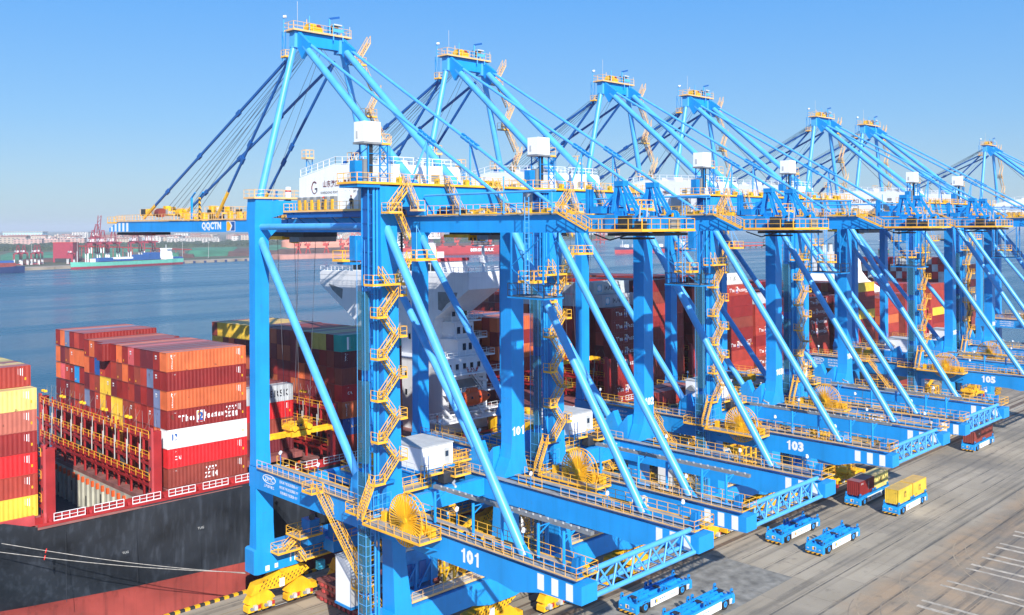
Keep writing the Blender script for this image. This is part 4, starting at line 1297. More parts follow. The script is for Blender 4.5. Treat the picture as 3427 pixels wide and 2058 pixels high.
def lashing_bridge(x, ztop=23.3, detail=1):
    L_=empty('lashing_bridge',(sx(x),0,0)); L_.parent=ship
    k=MB()
    zb=DZ+.1
    for y in (-.9,PW*20-.1):
        k.prism([(y-.1,zb-1.2),(y+1.5,zb-1.2),(y+1.3,zb+.9),(y+1.15,zb+1.4),(y+1.1,ztop+.5),(y+.1,ztop+.5),(y+.05,zb+1.4),(y-.1,zb+.9)],'x',-.15,.15,'redp')
        k.box(.155,1.3,y+.1,y+.25,zb,ztop,'red'); k.box(.155,1.3,y+.95,y+1.1,zb,ztop,'red')
    k.build('end_frame', L_)
    if detail:
        k=MB()
        for z in (15.2,18.1,21.0,23.2): 
            for yy in (-.9,): k.tube((-.17,yy+.6,z),(-.152,yy+.6,z),.27,'dark',12)
        k.build('frame_opening', L_)
    k=MB()
    for i in range(1,21,2):
        y=i*PW
        k.box(-.1,.15,y-.16,y+.16,zb,ztop+.2,'red'); k.box(1.0,1.2,y-.12,y+.12,zb,ztop,'red')
        k.bar((.5,y-.6,16.6),(.5,y+.8,18.2),.5,.6,'dark') if i%4==1 else None
        k.bar((0,y,15.2),(0,y+PW,16.3),.16,.16,'red'); k.bar((0,y+PW,18.3),(0,y+2*PW,19.4),.14,.14,'red')
    for z in (16.4,19.4,22.3):
        k.box(-.15,1.2,.2,PW*20,z-.16,z,'red')
        if z<22: k.box(-.1,0,.2,PW*20,z-.9,z-.5,'red')
    k.build('lashing_frame', L_)
    k=MB()
    for z in (16.4,19.4,22.3):
        k.bar((-.2,.3,z+1.05),(-.2,PW*20,z+1.05),.07,.07,'yel'); k.bar((-.2,.3,z+.55),(-.2,PW*20,z+.55),.055,.055,'yel')
        for i in range(0,21,1): k.bar((-.2,i*PW,z),(-.2,i*PW,z+1.05),.06,.06,'yel')
    for i in range(3,20,4):
        for d_ in (0,1.2): k.prism([(i*PW+d_-.3,ztop+1.0),(i*PW+d_+.3,ztop+1.0),(i*PW+d_+.15,ztop+1.35),(i*PW+d_-.15,ztop+1.35)],'x',-.3,.2,'yelm')
    k.build('yellow_handrail', L_)
    k=MB()
    for i in range(21):
        y=i*PW
        (i%2 and k.bar((-.3,y+.3,20.2),(-.3,y+.35,22.9),.08,.08,'lgrey'))
        if i%2: k.bar((-.3,y+.7,17.6),(-.3,y+.7,21.2),.12,.12,'lgrey')
        k.bar((.9,y,22.4),(1.6,y+1.9,25.2),.035,.035,'grey'); (i%2 and k.bar((.9,y+2.2,22.4),(1.6,y+.4,25.2),.035,.035,'grey'))
    k.build('lashing_rod', L_)
    return L_
lashing_bridge(-22.4)
lashing_bridge(-8.2)
for x in (21.2,): lashing_bridge(x)
for x in (90.6,121.6,164.0,206.6,261.8,277): lashing_bridge(x,detail=0)

# ---- accommodation block with bridge wings
H_=empty('bridge_tower',(0,0,0)); H_.parent=ship
k=MB()
k.box(sx(47),sx(58),2.0,44.5,DZ,27.2,'shipw'); k.box(sx(53.0),sx(58.5),4.4,10.6,27.2,30.4,'shipw'); k.box(sx(53.5),sx(58.5),6.0,10.6,30.4,33.6,'shipw'); k.box(sx(54),sx(58.5),7.4,10.6,33.6,36.8,'shipw')
k.prism([(9.6,27.2),(35.5,27.2),(36.5,33),(49.5,40.2),(49.5,42.4),(-.7,42.4),(-.7,40.2),(1.4,39.0),(9.4,34.4),(9.6,33)],'x',sx(51.5),sx(59.5),'shipw')
k.box(sx(51.7),sx(59.3),8.5,37,42.4,45.4,'shipw'); k.box(sx(51.5),sx(59.6),8.2,37.4,45.4,46.0,'redp'); k.box(sx(53),sx(58),14,30,46.0,47.2,'shipw')
k.box(sx(51.45),sx(51.68),-.7,49.5,42.42,43.3,'shipw'); k.box(sx(51.5),sx(59.5),-.7,-.5,42.42,43.3,'shipw')
k.build('superstructure', H_)
k=MB()
for i in range(17): 
    y=9.1+i*1.65; k.box(sx(51.62),sx(51.69),y,y+1.25,43.6,44.9,'glass')
for z in (20,23.5,30,36.5):
    for y in (12.5,17,21,25.5,30): k.box(sx(51.42 if z>27.2 else 46.95),sx(51.48 if z>27.2 else 46.99),y,y+.6,z,z+1.1,'glass')
k.box(sx(51.4),sx(51.49),1.5,8.5,35.4+3.4,39.9,'grey') if False else None
k.prism([(2.5,39.6),(8.2,39.6),(8.2,36.2),(7.2,36.0),(5.6,37.4),(3.0,38.6)],'x',sx(51.42),sx(51.49),'grey')
k.prism([(40.6,39.4),(46.0,40.4),(44.5,39.0),(41,37.2)],'x',sx(51.42),sx(51.49),'grey')
k.build('window', H_)
k=MB()
k.text('NO SMOKING',(sx(51.46),28.2,38.2),.85,(0,-1,0),(0,0,1),'rdl',1.0,.02)
k.text('SAFETY FIRST',(sx(51.46),28.2,31.0),1.0,(0,-1,0),(0,0,1),'blk',1.0,.015)
k.bar((sx(51.44),26.4,33.6),(sx(51.44),24.4,33.6),.05,.3,'blk'); k.bar((sx(51.44),25.4,32.6),(sx(51.44),25.4,34.6),.3,.05,'blk')
for i in range(20):
    a0=2*math.pi*i/20;a1=2*math.pi*(i+1)/20
    k.bar((sx(51.44),25.4+1.35*math.cos(a0),33.6+1.5*math.sin(a0)),(sx(51.44),25.4+1.35*math.cos(a1),33.6+1.5*math.sin(a1)),.04,.14,'blk')
k.text('W',(sx(54.4),1.93,24.6),1.7,(1,0,0),(0,0,1),'rdl',1.3,.05); k.text('seaspan',(sx(54.6),1.93,22.6),.75,(1,0,0),(0,0,1),'rdl',1.0,.02)
k.build('wall_lettering', H_)
k=MB()
k.rail([(sx(51.6),49.4,43.3),(sx(51.6),38,43.3)],'wht',h=1.0,w=.09); k.rail([(sx(51.6),8,43.3),(sx(51.6),-.6,43.3),(sx(59.5),-.6,43.3)],'wht',h=1.0,w=.09)
k.rail([(sx(51.8),8.4,46.0),(sx(51.8),37,46.0)],'wht',h=1.0,w=.08)
for z in (17.5,21,24.5): 
    k.deck(sx(47),sx(60.5),.2,1.98,z,'shipw','shipw',rk='wht',sides='f',rails='f')
    k.box(sx(48.5),sx(57),1.92,1.99,z+.4,z+2.4,'grey') if z<22 else None
for z in (30,34): k.deck(sx(59.6),sx(63),8,18,z,'shipw','shipw',rk='wht')
for (z,y,x) in ((27.35,2.2,48.5),(30.5,4.3,52.6),(33.7,5.9,53)): k.deck(sx(x),sx(60.4),y,y+2.2,z,'shipw','shipw',rk='wht')
for z,y in ((28,4.38),(31,5.98),(34.3,7.38)):
    for j in range(3): k.box(sx(54.2+1.5*j),sx(55.0+1.5*j),y-.04,y-.003,z+.4,z+1.7,'glass')
for j in range(5): k.box(sx(48.5+1.8*j),sx(49.2+1.8*j),1.93,1.99,25.2,26.3,'glass')
k.stair((sx(49),.9,17.6),(sx(52),.9,21.0),.9,(0,1,0),'wht'); k.stair((sx(56),.9,21.1),(sx(53),.9,24.5),.9,(0,1,0),'wht')
k.build('side_deck', H_)
k=MB()
k.tube((sx(55),24,47.2),(sx(55),24,54.5),.25,'blk',8)
for i in range(9): k.bar((sx(55),23.4,48.5+.65*i),(sx(55),24.7,48.5+.65*i),.2,.2,'blk')
k.build('signal_mast', H_)
k=MB()
k.loft([(46,sx(54),sx(57),14.5,18),(50,sx(54.8),sx(56.2),15.4,17)],'wht'); k.deck(sx(54),sx(57),14,18.5,50,'wht','wht',rk='wht'); k.deck(sx(54.4),sx(56.6),15,17.6,47.8,'wht','wht',rk='wht')
k.tube((sx(55.4),16.2,50),(sx(55.4),16.2,51.6),.5,'wht',10); k.tube((sx(55.4),16.2,51.6),(sx(55.4),16.2,52.4),.75,'rdl',14,r2=.3)
k.bar((sx(52.5),18.6,43.5),(sx(54.6),17.4,49),.2,.5,'wht')
k.build('radar_mast', H_)
k=MB()
k.tube((sx(57),1.2,42.5),(sx(57),1.2,48.4),.3,'shipw',10); k.deck(sx(55.5),sx(58.5),-.2,2.6,48.4,'shipw','shipw',rk='dark')
k.box(sx(56.4),sx(57.6),.6,1.8,45,46.4,'shipw'); k.tube((sx(56.2),1,49),(sx(56.2),1,50.6),.5,'shipw',8,r2=.7); k.tube((sx(57.8),1.4,49),(sx(57.8),1.4,50.6),.5,'shipw',8,r2=.7)
k.build('searchlight_post', H_)
# lifeboat
k=MB()
N=14; vs=[];fs=[]
for i in range(N+1):
    t=i/N*2-1; r=max(.04,(1-abs(t)**2.6))**.6
    for j in range(12):
        a=2*math.pi*j/12; vs.append((t*4.6, math.cos(a)*1.45*r, math.sin(a)*(1.45 if math.sin(a)>0 else 1.25)*r+.2*abs(t)))
for i in range(N):
    for j in range(12): fs.append((i*12+j,(i+1)*12+j,(i+1)*12+(j+1)%12,i*12+(j+1)%12))
k.add(vs,fs,'orange',True); k.loft([(1.0,-1.2,1.6,-.6,.6),(2.0,-.6,1.1,-.5,.5)],'orange')
for t in (-3,-1,1,3): k.box(t-.2,t+.2,-1.5,-1.38,.3,.7,'glass')
lb=k.build('lifeboat'); lb.matrix_world=SM@Matrix.Translation((sx(50.5),-2.0,20.3))
tag(lb,'orange enclosed lifeboat hanging below the white bridge tower on the quay side','lifeboat')
k=MB()
for x in (46.6,54.4): k.bar((sx(x),1.9,23.5),(sx(x),-2.2,23.3),.3,.4,'shipw'); k.bar((sx(x),-2.0,23.2),(sx(x),-2.0,21.6),.1,.1,'lgrey'); k.bar((sx(x),1.9,19),(sx(x),-1.0,17.2),.3,.3,'shipw')
k.deck(sx(43),sx(57),-2.8,1.8,16.8,'shipw','shipw',rk='wht')
k.build('davit', H_)
# ---- funnel
k=MB()
k.loft([(14.75,sx(231),sx(262),15,33),(30,sx(231.5),sx(260),16,32),(33,sx(234),sx(255),18,30),(36,sx(235.5),sx(252.5),19,29),(43.0,sx(236),sx(251),19,29)],'shipw')
fn=k.build('funnel', ship)
k=MB()
for (x,y) in ((238,25.5),(240,24.2),(242.5,23),(247,22)): k.tube((sx(x),y,43),(sx(x),y,45.6),.8,'lgrey',12); k.tube((sx(x),y,45.6),(sx(x),y,45.9),.7,'dark',12)
k.build('exhaust_pipe', fn)

# ---- container stacks
rs=random.Random(21)
REDS=['dark red']*5+['maroon']*5+['brick red']*4+['brown']*4
def pick(mix):
    r=rs.random()
    if mix=='B': return rs.choice(REDS) if r<.80 else ('orange' if r<.90 else rs.choice(['bright red','salmon','blue','grey blue','dark red']))
    if mix=='D': return rs.choice(['maroon','maroon','dark red','brown','orange'])
    if mix=='R': return rs.choice(['brick red','dark red','brick red','dark red','brown'])
    if mix=='N': return rs.choice(['dark red','light grey','brick red','light grey','maroon','rusty grey','bright red','dark red','light grey','white'])
    if mix=='E': return rs.choice(['orange','brick red','dark red','salmon','blue','maroon'])
    return rs.choice(REDS)
def tier(n): return ORD[n]
count=[0]
rest=MB(); restc=[]
def stack(name, place, x0, L, rows, tiers, mix, over={}, front_only=True, top_rows=20, r0=0, limit=None):
    """rows: number of rows, tiers(r) -> tiers of the row. Builds every container the camera can see."""
    gname='containers stacked %s'%place
    for r in range(r0, rows):
        T=tiers(r)
        for t in range(T):
            near=(r==r0)
            if not front_only and not near and t<T-1: continue
            if limit and not limit(r,t,T): continue
            colr=over.get((r,t)) or pick(mix)
            pos=(sx(x0), r*PW+.02, BZ+t*HH)
            tt='top' if t==T-1 else ('bottom' if t==0 else ORD[t+1]+' from the bottom')
            tt='top' if t==T-1 else ('lowest' if t==0 else 'tier %d'%(t+1))
            rr_='quayside row' if r==r0 else ('seaward row' if r==rows-1 else '%s row from the quay'%ORD[min(20,r-r0+1)])
            lab='%s container, %s, %s, %s'%(colr, tt if t in(0,T-1) else ORD[t+1]+' tier', rr_, place)
            o=container(L, PW-.06, HH-.02, colr, lab, gname, pos, SM)
            count[0]+=1
            OBJ[(name,r,t)]=o
OBJ={}
W_='wht'
def th(y=-.012, x=5.9, sc=1.0, L=12.4, dx=0):
    def f(k):
        z=HH*.5
        k.text('The',(2.9*L/12.4+dx,y,z),.95*sc,(1,0,0),(0,0,1),W_,1.15,.07)
        k.text('2',(5.05*L/12.4+dx,y-.012,z),1.25*sc,(1,0,0),(0,0,1),'dblue',.95,.06)
        k.box(4.45*L/12.4+dx,5.65*L/12.4+dx,y-.004,y-.002,z-.85*sc,z+.85*sc,'wht')
        k.box(4.55*L/12.4+dx,5.1*L/12.4+dx,y-.008,y-.006,z+.1,z+.75*sc,'yelm'); k.box(4.55*L/12.4+dx,5.5*L/12.4+dx,y-.008,y-.006,z-.8*sc,z-.55*sc,'rdl')
        k.text('Factor',(7.35*L/12.4+dx,y,z),.95*sc,(1,0,0),(0,0,1),W_,1.05,.07)
        k.text('ZIM',(9.9*L/12.4+dx,y,z-.35),.8*sc,(1,0,0),(0,0,1),W_,1.05,.09)
        for i in range(4): k.tube((9.2*L/12.4+dx+.46*i,y-.006,z+.75),(9.2*L/12.4+dx+.46*i,y,z+.75),.14,W_,8)
        for i in range(3): k.tube((9.43*L/12.4+dx+.46*i,y-.006,z+.4),(9.43*L/12.4+dx+.46*i,y,z+.4),.14,W_,8)
        codes(k,y,L)
    return f
def codes(k,y=-.012,L=12.4):
    for i in range(3): k.box(L-1.55+.26*i,L-1.45+.26*i,y,y+.004,HH-1.15-.1*i,HH-.35,W_)
    k.box(L-.9,L-.75,y,y+.004,HH-1.4,HH-1.25,'yelm'); k.box(L-.95,L-.55,y,y+.004,HH-1.9,HH-1.55,'yelm')
    k.text('45G1',(1.1,y,HH-.45),.16,(1,0,0),(0,0,1),W_)
def plain(body, x, size, col=W_, sx_=1.0, z=None, L=12.4, c=True):
    def f(k):
        k.text(body,(x,-.012,z if z else HH*.5),size,(1,0,0),(0,0,1),col,sx_,.03)
        if c: codes(k,L=L)
    return f
def vert(body, L=12.4):
    def f(k):
        for i,ch in enumerate(body): k.text(ch,(.9,-.012,HH-.5-.42*i),.36,(1,0,0),(0,0,1),W_,1.6,.03)
        codes(k,L=L)
    return f
# bay B : nearest big stack
ovB={(0,6):'orange',(0,5):'dark red',(0,4):'orange',(0,3):'dark red',(0,2):'white',(0,1):'bright red',(0,0):'brown',
 (1,5):'dark red',(1,4):'grey blue' ,(2,5):'grey blue',(11,6):'dark red',(11,5):'blue',(10,4):'yellow',(9,4):'yellow',(10,3):'yellow',(8,3):'yellow',(7,3):'yellow',(8,2):'yellow',(7,2):'yellow',(7,1):'yellow',
 (5,6):'pink red',(17,6):'grey blue',(15,4):'light blue',(14,5):'orange',(15,5):'orange',(1,6):'dark red',(2,6):'maroon',(3,6):'maroon',(4,6):'dark red',(7,6):'orange',(6,6):'dark red',(19,6):'dark red',(19,4):'orange',(18,4):'pink red',(16,6):'dark red',(10,6):'dark red',(9,6):'dark red',(8,6):'dark red',(12,6):'orange'}
stack('B','stack left of nearest crane',-5.7,12.4,20,lambda r:7,'B',ovB)
for r in (14,15,16,17,18,19):            # high-cube rows sit a little higher
    for t in range(7):
        o=OBJ[('B',r,t)]; o.matrix_world=o.matrix_world@Matrix.Translation((0,0,.13*(t+1)))
o=OBJ[('B',9,6)]; o.matrix_world=o.matrix_world@Matrix.Translation((-1.3,0,.05))
letter(OBJ[('B',0,3)],th()); letter(OBJ[('B',0,6)],vert('HYI32')); letter(OBJ[('B',0,4)],vert('HYI32')); letter(OBJ[('B',0,5)],plain('',3,.5)); letter(OBJ[('B',0,1)],plain('CAI',1.5,.55))
def lk(k):
    k.box(.7,1.6,-.016,-.012,1.2,2.1,'dblue'); k.prism([(.85,1.3),(1.2,1.9),(1.5,1.3)],'y',-.024,-.02,'wht'); codes(k)
letter(OBJ[('B',0,2)],lk)
def zm(k):
    k.text('ZIM',(6.6,-.012,.9),.8,(1,0,0),(0,0,1),W_,1.1,.06)
    for i in range(4): k.tube((5.9+.46*i,-.018,2.0),(5.9+.46*i,-.012,2.0),.15,W_,8)
    for i in range(3): k.tube((6.13+.46*i,-.018,1.65),(6.13+.46*i,-.012,1.65),.15,W_,8)
    codes(k)
letter(OBJ[('B',0,0)],zm)
for r in range(1,20):                     # small marks on the end walls
    for t in range(0,7):
        if rs.random()<.42:
            def en(k):
                if rs.random()<.5:
                    k.box(.0,.012,PW-.75,PW-.5,.35,.65,'yelm')
                else:
                    k.text('ZIM',(.0,PW*.55,HH-1.05),.26,(0,-1,0),(0,0,1),W_,1.0,.04); k.box(-.003,.003,PW*.42,PW*.68,HH-.8,HH-.6,W_)
            letter(OBJ[('B',r,t)],en)
# bay A
ovA={(0,5):'pale yellow',(0,4):'salmon',(0,3):'dark red',(0,2):'bright red',(0,1):'brick red',(0,0):'yellow',(1,6):'brick red',(2,6):'pale yellow',(3,6):'dark red',(4,6):'olive',(5,6):'pale yellow',(6,6):'olive',(7,6):'pale yellow'}
stack('A','left edge stack',-35.4,12.4,9,lambda r:6 if r==0 else 7,'B',ovA,front_only=False,limit=lambda r,t,T: r==0 or t==T-1)
for t in range(6): letter(OBJ[('A',0,t)],plain('',3,.5))
letter(OBJ[('A',1,6)],plain('',3,.5))
# bay C : low rows behind the crane leg
stack('C','half emptied bay',7.9,12.3,5,lambda r:4,'D',{(4,3):'light grey',(4,2):'bright red',(4,1):'brown'},r0=4,limit=lambda r,t,T:(r==4) or (t>=6 and r>9))
letter(OBJ[('C',4,3)],plain('MAERSK',8.6,1.15,'blk',1.05,L=12.3,c=False)); letter(OBJ[('C',4,2)],plain('',3,.5,L=12.3))
# bay D
ovD={(0,6):'teal',(0,5):'maroon',(0,4):'brown',(0,3):'bright red',(0,2):'orange',(0,1):'blue',(0,0):'brick red',(1,6):'maroon',(2,6):'olive',(3,6):'olive',(4,6):'maroon',(5,6):'olive',(18,6):'yellow',(17,6):'yellow',(16,6):'yellow',(15,6):'yellow',(14,6):'yellow',(19,6):'brown',(19,5):'yellow',(18,5):'yellow',(13,6):'yellow',(12,6):'maroon',(11,6):'maroon'}
stack('D','stack before white bridge',23.9,12.4,20,lambda r:7,'D',ovD,limit=lambda r,t,T: r<6 or (r>10 and t>=5))
letter(OBJ[('D',0,6)],lambda k:(k.box(1.0,1.7,-.016,-.012,.3,2.4,'wht'),codes(k))); letter(OBJ[('D',0,5)],vert('TEX')); letter(OBJ[('D',0,3)],plain('CAI',1.6,.5)); letter(OBJ[('D',0,2)],vert('HYI32')); letter(OBJ[('D',0,1)],plain('DAMCO',2.6,.45,'yelm'))
# bay E
ovE={(1,6):'orange',(1,5):'dark red',(1,4):'orange',(1,3):'brick red',(2,6):'brick red',(3,6):'orange',(4,6):'grey blue',(5,6):'blue',(2,5):'orange',(3,5):'dark red',(4,5):'salmon',(5,5):'blue',(2,4):'dark red',(3,4):'orange',(4,4):'salmon'}
stack('E','stack behind white bridge',61.4,12.3,12,lambda r:7,'E',ovE,r0=1,limit=lambda r,t,T:r<7 and t>2)
letter(OBJ[('E',1,6)],vert('HYI32',12.3)); letter(OBJ[('E',1,5)],plain('CAI',1.4,.4,L=12.3)); letter(OBJ[('E',1,4)],vert('HYI32',12.3))
# bay F : MAERSK and red towers
ovF={(2,8):'light grey',(1,7):'light grey',(3,8):'light grey',(4,8):'light grey',(2,7):'light grey',(3,7):'light grey',(5,8):'light grey',(4,7):'light grey'}
for t in range(7): ovF[(0,t)]='dark red'
stack('F','stack with grey boxes',93.0,12.2,20,lambda r:7 if r==0 else (8 if r==1 else 9),'x',ovF,limit=lambda r,t,T:r<2 or (r<4 and t>=7))
for t in range(0,7): 
    if t!=1: letter(OBJ[('F',0,t)],th(L=12.2))
mk=plain('MAERSK',6.4,1.1,'blk',1.05,L=12.2,c=False)
def mae(k):
    mk(k); k.box(.9,2.5,-.016,-.013,.55,2.2,'cyan')
    for i in range(7):
        a=math.pi*i/7; k.bar((1.7-.65*math.cos(a),-.024,1.38-.65*math.sin(a)),(1.7+.65*math.cos(a),-.024,1.38+.65*math.sin(a)),.012,.16,'wht')
letter(OBJ[('F',2,8)],mae); letter(OBJ[('F',1,7)],mae)
# remaining bays, near face individually, the rest as tops
def wall(name, place, x0, T, over, lets=(), mix='R', rows=1, r0=0, recess=None):
    stack(name,place,x0,12.2,rows,(lambda r:T if not recess else (T if r==r0 else T+recess)),mix,over,front_only=False,r0=r0)
    for t in lets: letter(OBJ[(name,r0,t)],th(L=12.2))
wall('F2','bay past grey boxes',107.4,9,{})
wall('G','bay behind 102 pillar',123.2,9,{(0,8):'maroon'},(3,4,5))
wall('H','stack with white top',137.8,8,{(0,7):'brick red',(1,8):'white',(2,8):'white'},(7,2),recess=1,rows=2)
letter(OBJ[('H',1,8)],plain('MAERSK',5.5,1.2,'blk',1.05,L=12.2,c=False))
wall('I','stack with grey top',151.2,7,{(0,6):'light grey',(0,5):'brick red'},(3,0,1),recess=0)
wall('J0','bay by 104 stairs',165.4,7,{(0,4):'brick red'},(3,),)
wall('J','slogan stack before funnel',178.7,6,{(0,1):'brick red'},(2,3,4,5),recess=1)
wall('K0','shadowed bay by funnel',193.6,6,{(0,3):'blue',(0,5):'maroon'})
wall('K','yellow topped funnel bay',208.6,7,{(0,6):'yellow',(0,3):'yellow'})
wall('L','short bay past funnel',225.6,5,{(0,2):'orange'},r0=0,rows=1)
wall('M','aftmost quayside stack',263.5,6,{(0,2):'yellow'},rows=1)
# aft stack: the nearer rows individually, deep ones in one piece

# far deep rows as stuff
def stuff_stack(x0,L,r0,r1,T,name):
    k=MB()
    for r in range(r0,r1):
        k.box(sx(x0),sx(x0+L),r*PW+.03,(r+1)*PW-.03,BZ,BZ+T*HH-.04,rs.choice(['brown','red','redp','brown','hatch']))
    return k
k=MB()
for (x0,r0,r1,T) in ((107.4,3,20,8.9),(123.2,3,20,9),(137.8,3,20,8.6),(151.2,3,20,7),(165.4,3,20,7),(178.7,3,20,6.6),(193.6,3,20,6),(208.6,3,20,7),(263.5,1,20,6),(93,3,20,7),(61.4,7,20,7),(7.9,5,10,4),(93,4,9,6.9),(-35.4,1,9,5.9),(-35.4,9,20,7.0),(225.6,1,8,5),(248,0,20,5),(300,0,20,3)):
    for r in range(r0,r1):
        k.box(sx(x0)+.05,sx(x0)+12.15,r*PW+.03,(r+1)*PW-.03,BZ,BZ+T*HH-.04 if T>4 else BZ+T*HH,rs.choice(['brown','brown','brown','brown','hatch','redp']))
for (x0,r0,r1,T) in ((23.9,6,11,6.98),(23.9,11,20,4.98),(7.9,10,20,3.5)):
    for r in range(r0,r1): k.box(sx(x0)+.05,sx(x0)+12.15,r*PW+.03,(r+1)*PW-.03,BZ,BZ+T*HH-.04,'brown')
mats_=['cw_grey','cw_red','cw_mar','cw_brt','cw_grey','cw_red','cw_mar','cw_wht','cw_blu']
for nm,c in (('cw_grey',(.60,.61,.60)),('cw_red',(.36,.035,.03)),('cw_mar',(.22,.025,.03)),('cw_brt',(.62,.03,.03)),('cw_wht',(.66,.68,.68)),('cw_blu',(.03,.08,.25)),('cw_or',(.5,.12,.05)),('cw_yel',(.72,.46,.05))):
    M[nm]=mat(nm.replace('cw_','stack_paint_'),c,.5,var=.3,vscale=.25,streak=.3)
for r in range(20):
    for t in range(3,9):
        if t==8 and r<3: continue
        kk=rs.choice(mats_[:-1] if t>3 else ['cw_mar','cw_red','cw_grey'])
        if (r,t) in ((3,4),(2,4)): kk='cw_blu'
        if (r,t) in ((19,7),(18,7)): kk='cw_yel'
        k.box(sx(300),sx(312.2),r*PW+.05,(r+1)*PW-.05,BZ+t*HH+.02,BZ+(t+1)*HH-.05,kk)
for r in range(6,20):
    for t in range(7 if r<11 else 5): k.box(sx(23.86),sx(23.9),r*PW+.05,(r+1)*PW-.05,BZ+t*HH+.03,BZ+(t+1)*HH-.05,rs.choice(['cw_mar','cw_red','cw_or','cw_mar']))
for x0,T in ((93,9),(107.4,9),(123.2,9),(137.8,8),(151.2,7),(178.7,7),(208.6,7),(263.5,6)):
    for r in range(3,20):
        for t in range(0,T): k.box(sx(x0)-.02,sx(x0)+.04,r*PW+.05,(r+1)*PW-.05,BZ+t*HH+.03,BZ+(t+1)*HH-.05,rs.choice(['cw_mar','cw_red','cw_or','cw_red','cw_brt','cw_mar','cw_red']) if not (x0==93 and t>=7 and r<13) else 'cw_grey')
o=k.build('container_load'); o.matrix_world=SM; tag(o,'mass of deeper red container rows packed behind the quayside faces of the ship','containers',kind='stuff')
M['ropel']=mat('mooring_rope',(0.36,0.34,0.31),.9,var=.3,vscale=2)
# mooring lines with rat guards
for i,(z,dy) in enumerate(((12.7,0),(11.9,0))):
    k=MB(); a=Vector((-27.84-.8*i,72.4,z)); b_=Vector((-1.5,61.5,.9+.1*i)); prev=a
    b_=Vector((.2,60.4,5.2)) if False else Vector((-1.0+.15*i,60.5-.2*i,4.9+.12*i))
    n=14
    for j in range(1,n+1):
        p=a.lerp(b_,j/n)+Vector((0,0,-.45*math.sin(math.pi*j/n))); k.tube(prev,p,.045,'ropel',6); prev=p
    o=k.build('mooring_line')
    tag(o,('upper' if i==0 else 'lower')+' pale mooring line slanting across the black hull to the quay','mooring line','mooring lines of the ship')
    c=a.lerp(b_,.17+.015*i)+Vector((0,0,-.25))
    k=MB(); d=(b_-a).normalized(); k.tube(c-d*.06,c+d*.06,.3,'helmet',16)
    o=k.build('rat_guard'); tag(o,'round red rat guard on the %s mooring line'%('upper' if i==0 else 'lower'),'rat guard','rat guards on the mooring lines')
print('containers individually:',count[0])
# ------------------------------------------------------------------ far shore
def facade(name, c, sx_=3.2, sz_=3.1, dark=(0.08,0.085,0.10)):
    m, t, b = nodes(name)
    N, L = t.nodes, t.links
    tc = N.new('ShaderNodeTexCoord'); sp = N.new('ShaderNodeSeparateXYZ'); L.new(tc.outputs['Object'], sp.inputs[0])
    ad = N.new('ShaderNodeMath'); ad.operation='ADD'; L.new(sp.outputs[0],ad.inputs[0]); L.new(sp.outputs[1],ad.inputs[1])
    def ln(v,p,w):
        a=N.new('ShaderNodeMath'); a.operation='MULTIPLY'; a.inputs[1].default_value=1/p; L.new(v,a.inputs[0])
        f=N.new('ShaderNodeMath'); f.operation='FRACT'; L.new(a.outputs[0],f.inputs[0])
        g=N.new('ShaderNodeMath'); g.operation='LESS_THAN'; g.inputs[1].default_value=w; L.new(f.outputs[0],g.inputs[0]); return g.outputs[0]
    mu=N.new('ShaderNodeMath'); mu.operation='MULTIPLY'; L.new(ln(ad.outputs[0],sx_*3,.45),mu.inputs[0]); L.new(ln(sp.outputs[2],sz_*1.6,.45),mu.inputs[1])
    oi=N.new('ShaderNodeObjectInfo'); mr=N.new('ShaderNodeMapRange'); mr.inputs[3].default_value=.75; mr.inputs[4].default_value=1.15; L.new(oi.outputs['Random'],mr.inputs[0])
    vm=N.new('ShaderNodeVectorMath'); vm.operation='SCALE'; vm.inputs[0].default_value=c; L.new(mr.outputs[0],vm.inputs['Scale'])
    mx=N.new('ShaderNodeMix'); mx.data_type='RGBA'; L.new(mu.outputs[0],mx.inputs[0]); L.new(vm.outputs[0],mx.inputs[6]); mx.inputs[7].default_value=(*dark,1)
    L.new(mx.outputs[2],b.inputs['Base Color']); b.inputs['Roughness'].default_value=.8
    return m
M['fac1']=facade('cream_facade',(0.62,0.50,0.40)); M['fac2']=facade('pink_facade',(0.56,0.36,0.32)); M['fac3']=facade('pale_facade',(0.70,0.66,0.62)); M['fac4']=facade('grey_facade',(0.40,0.38,0.38))
M['roofr']=mat('red_brown_roof',(0.30,0.13,0.10),.8,var=.2); M['lbl']=mat('light_blue_hall',(0.38,0.62,0.72),.6,var=.05)
M['quayst']=mat('far_quay_stone',(0.33,0.27,0.21),.85,var=.3,vscale=.05)
M['pile']=mat('pink_ore_bank',(0.52,0.25,0.20),.9,var=.2,vscale=.05,bump=.6,bscale=.2)
M['gnet']=mat('green_dust_net',(0.05,0.20,0.11),.9,var=.35,vscale=.03); M['coal']=mat('dark_brown_stockpile',(0.12,0.06,0.045),.9,var=.35,vscale=.04)
M['port']=mat('portal_crane_red',(0.50,0.045,0.035),.5,var=.1); M['mgr']=mat('crane_magenta_red',(0.34,0.03,0.06),.5,var=.1)
M['shed']=mat('salmon_shed',(0.62,0.26,0.18),.7,var=.1,vscale=.05)
M['mint']=mat('mint_green_hull',(0.16,0.55,0.42),.45,var=.08); M['navy']=mat('navy_hull',(0.012,0.035,0.13),.45,var=.1); M['bulkred']=mat('bulk_carrier_red',(0.48,0.04,0.045),.5,var=.12,vscale=.05)
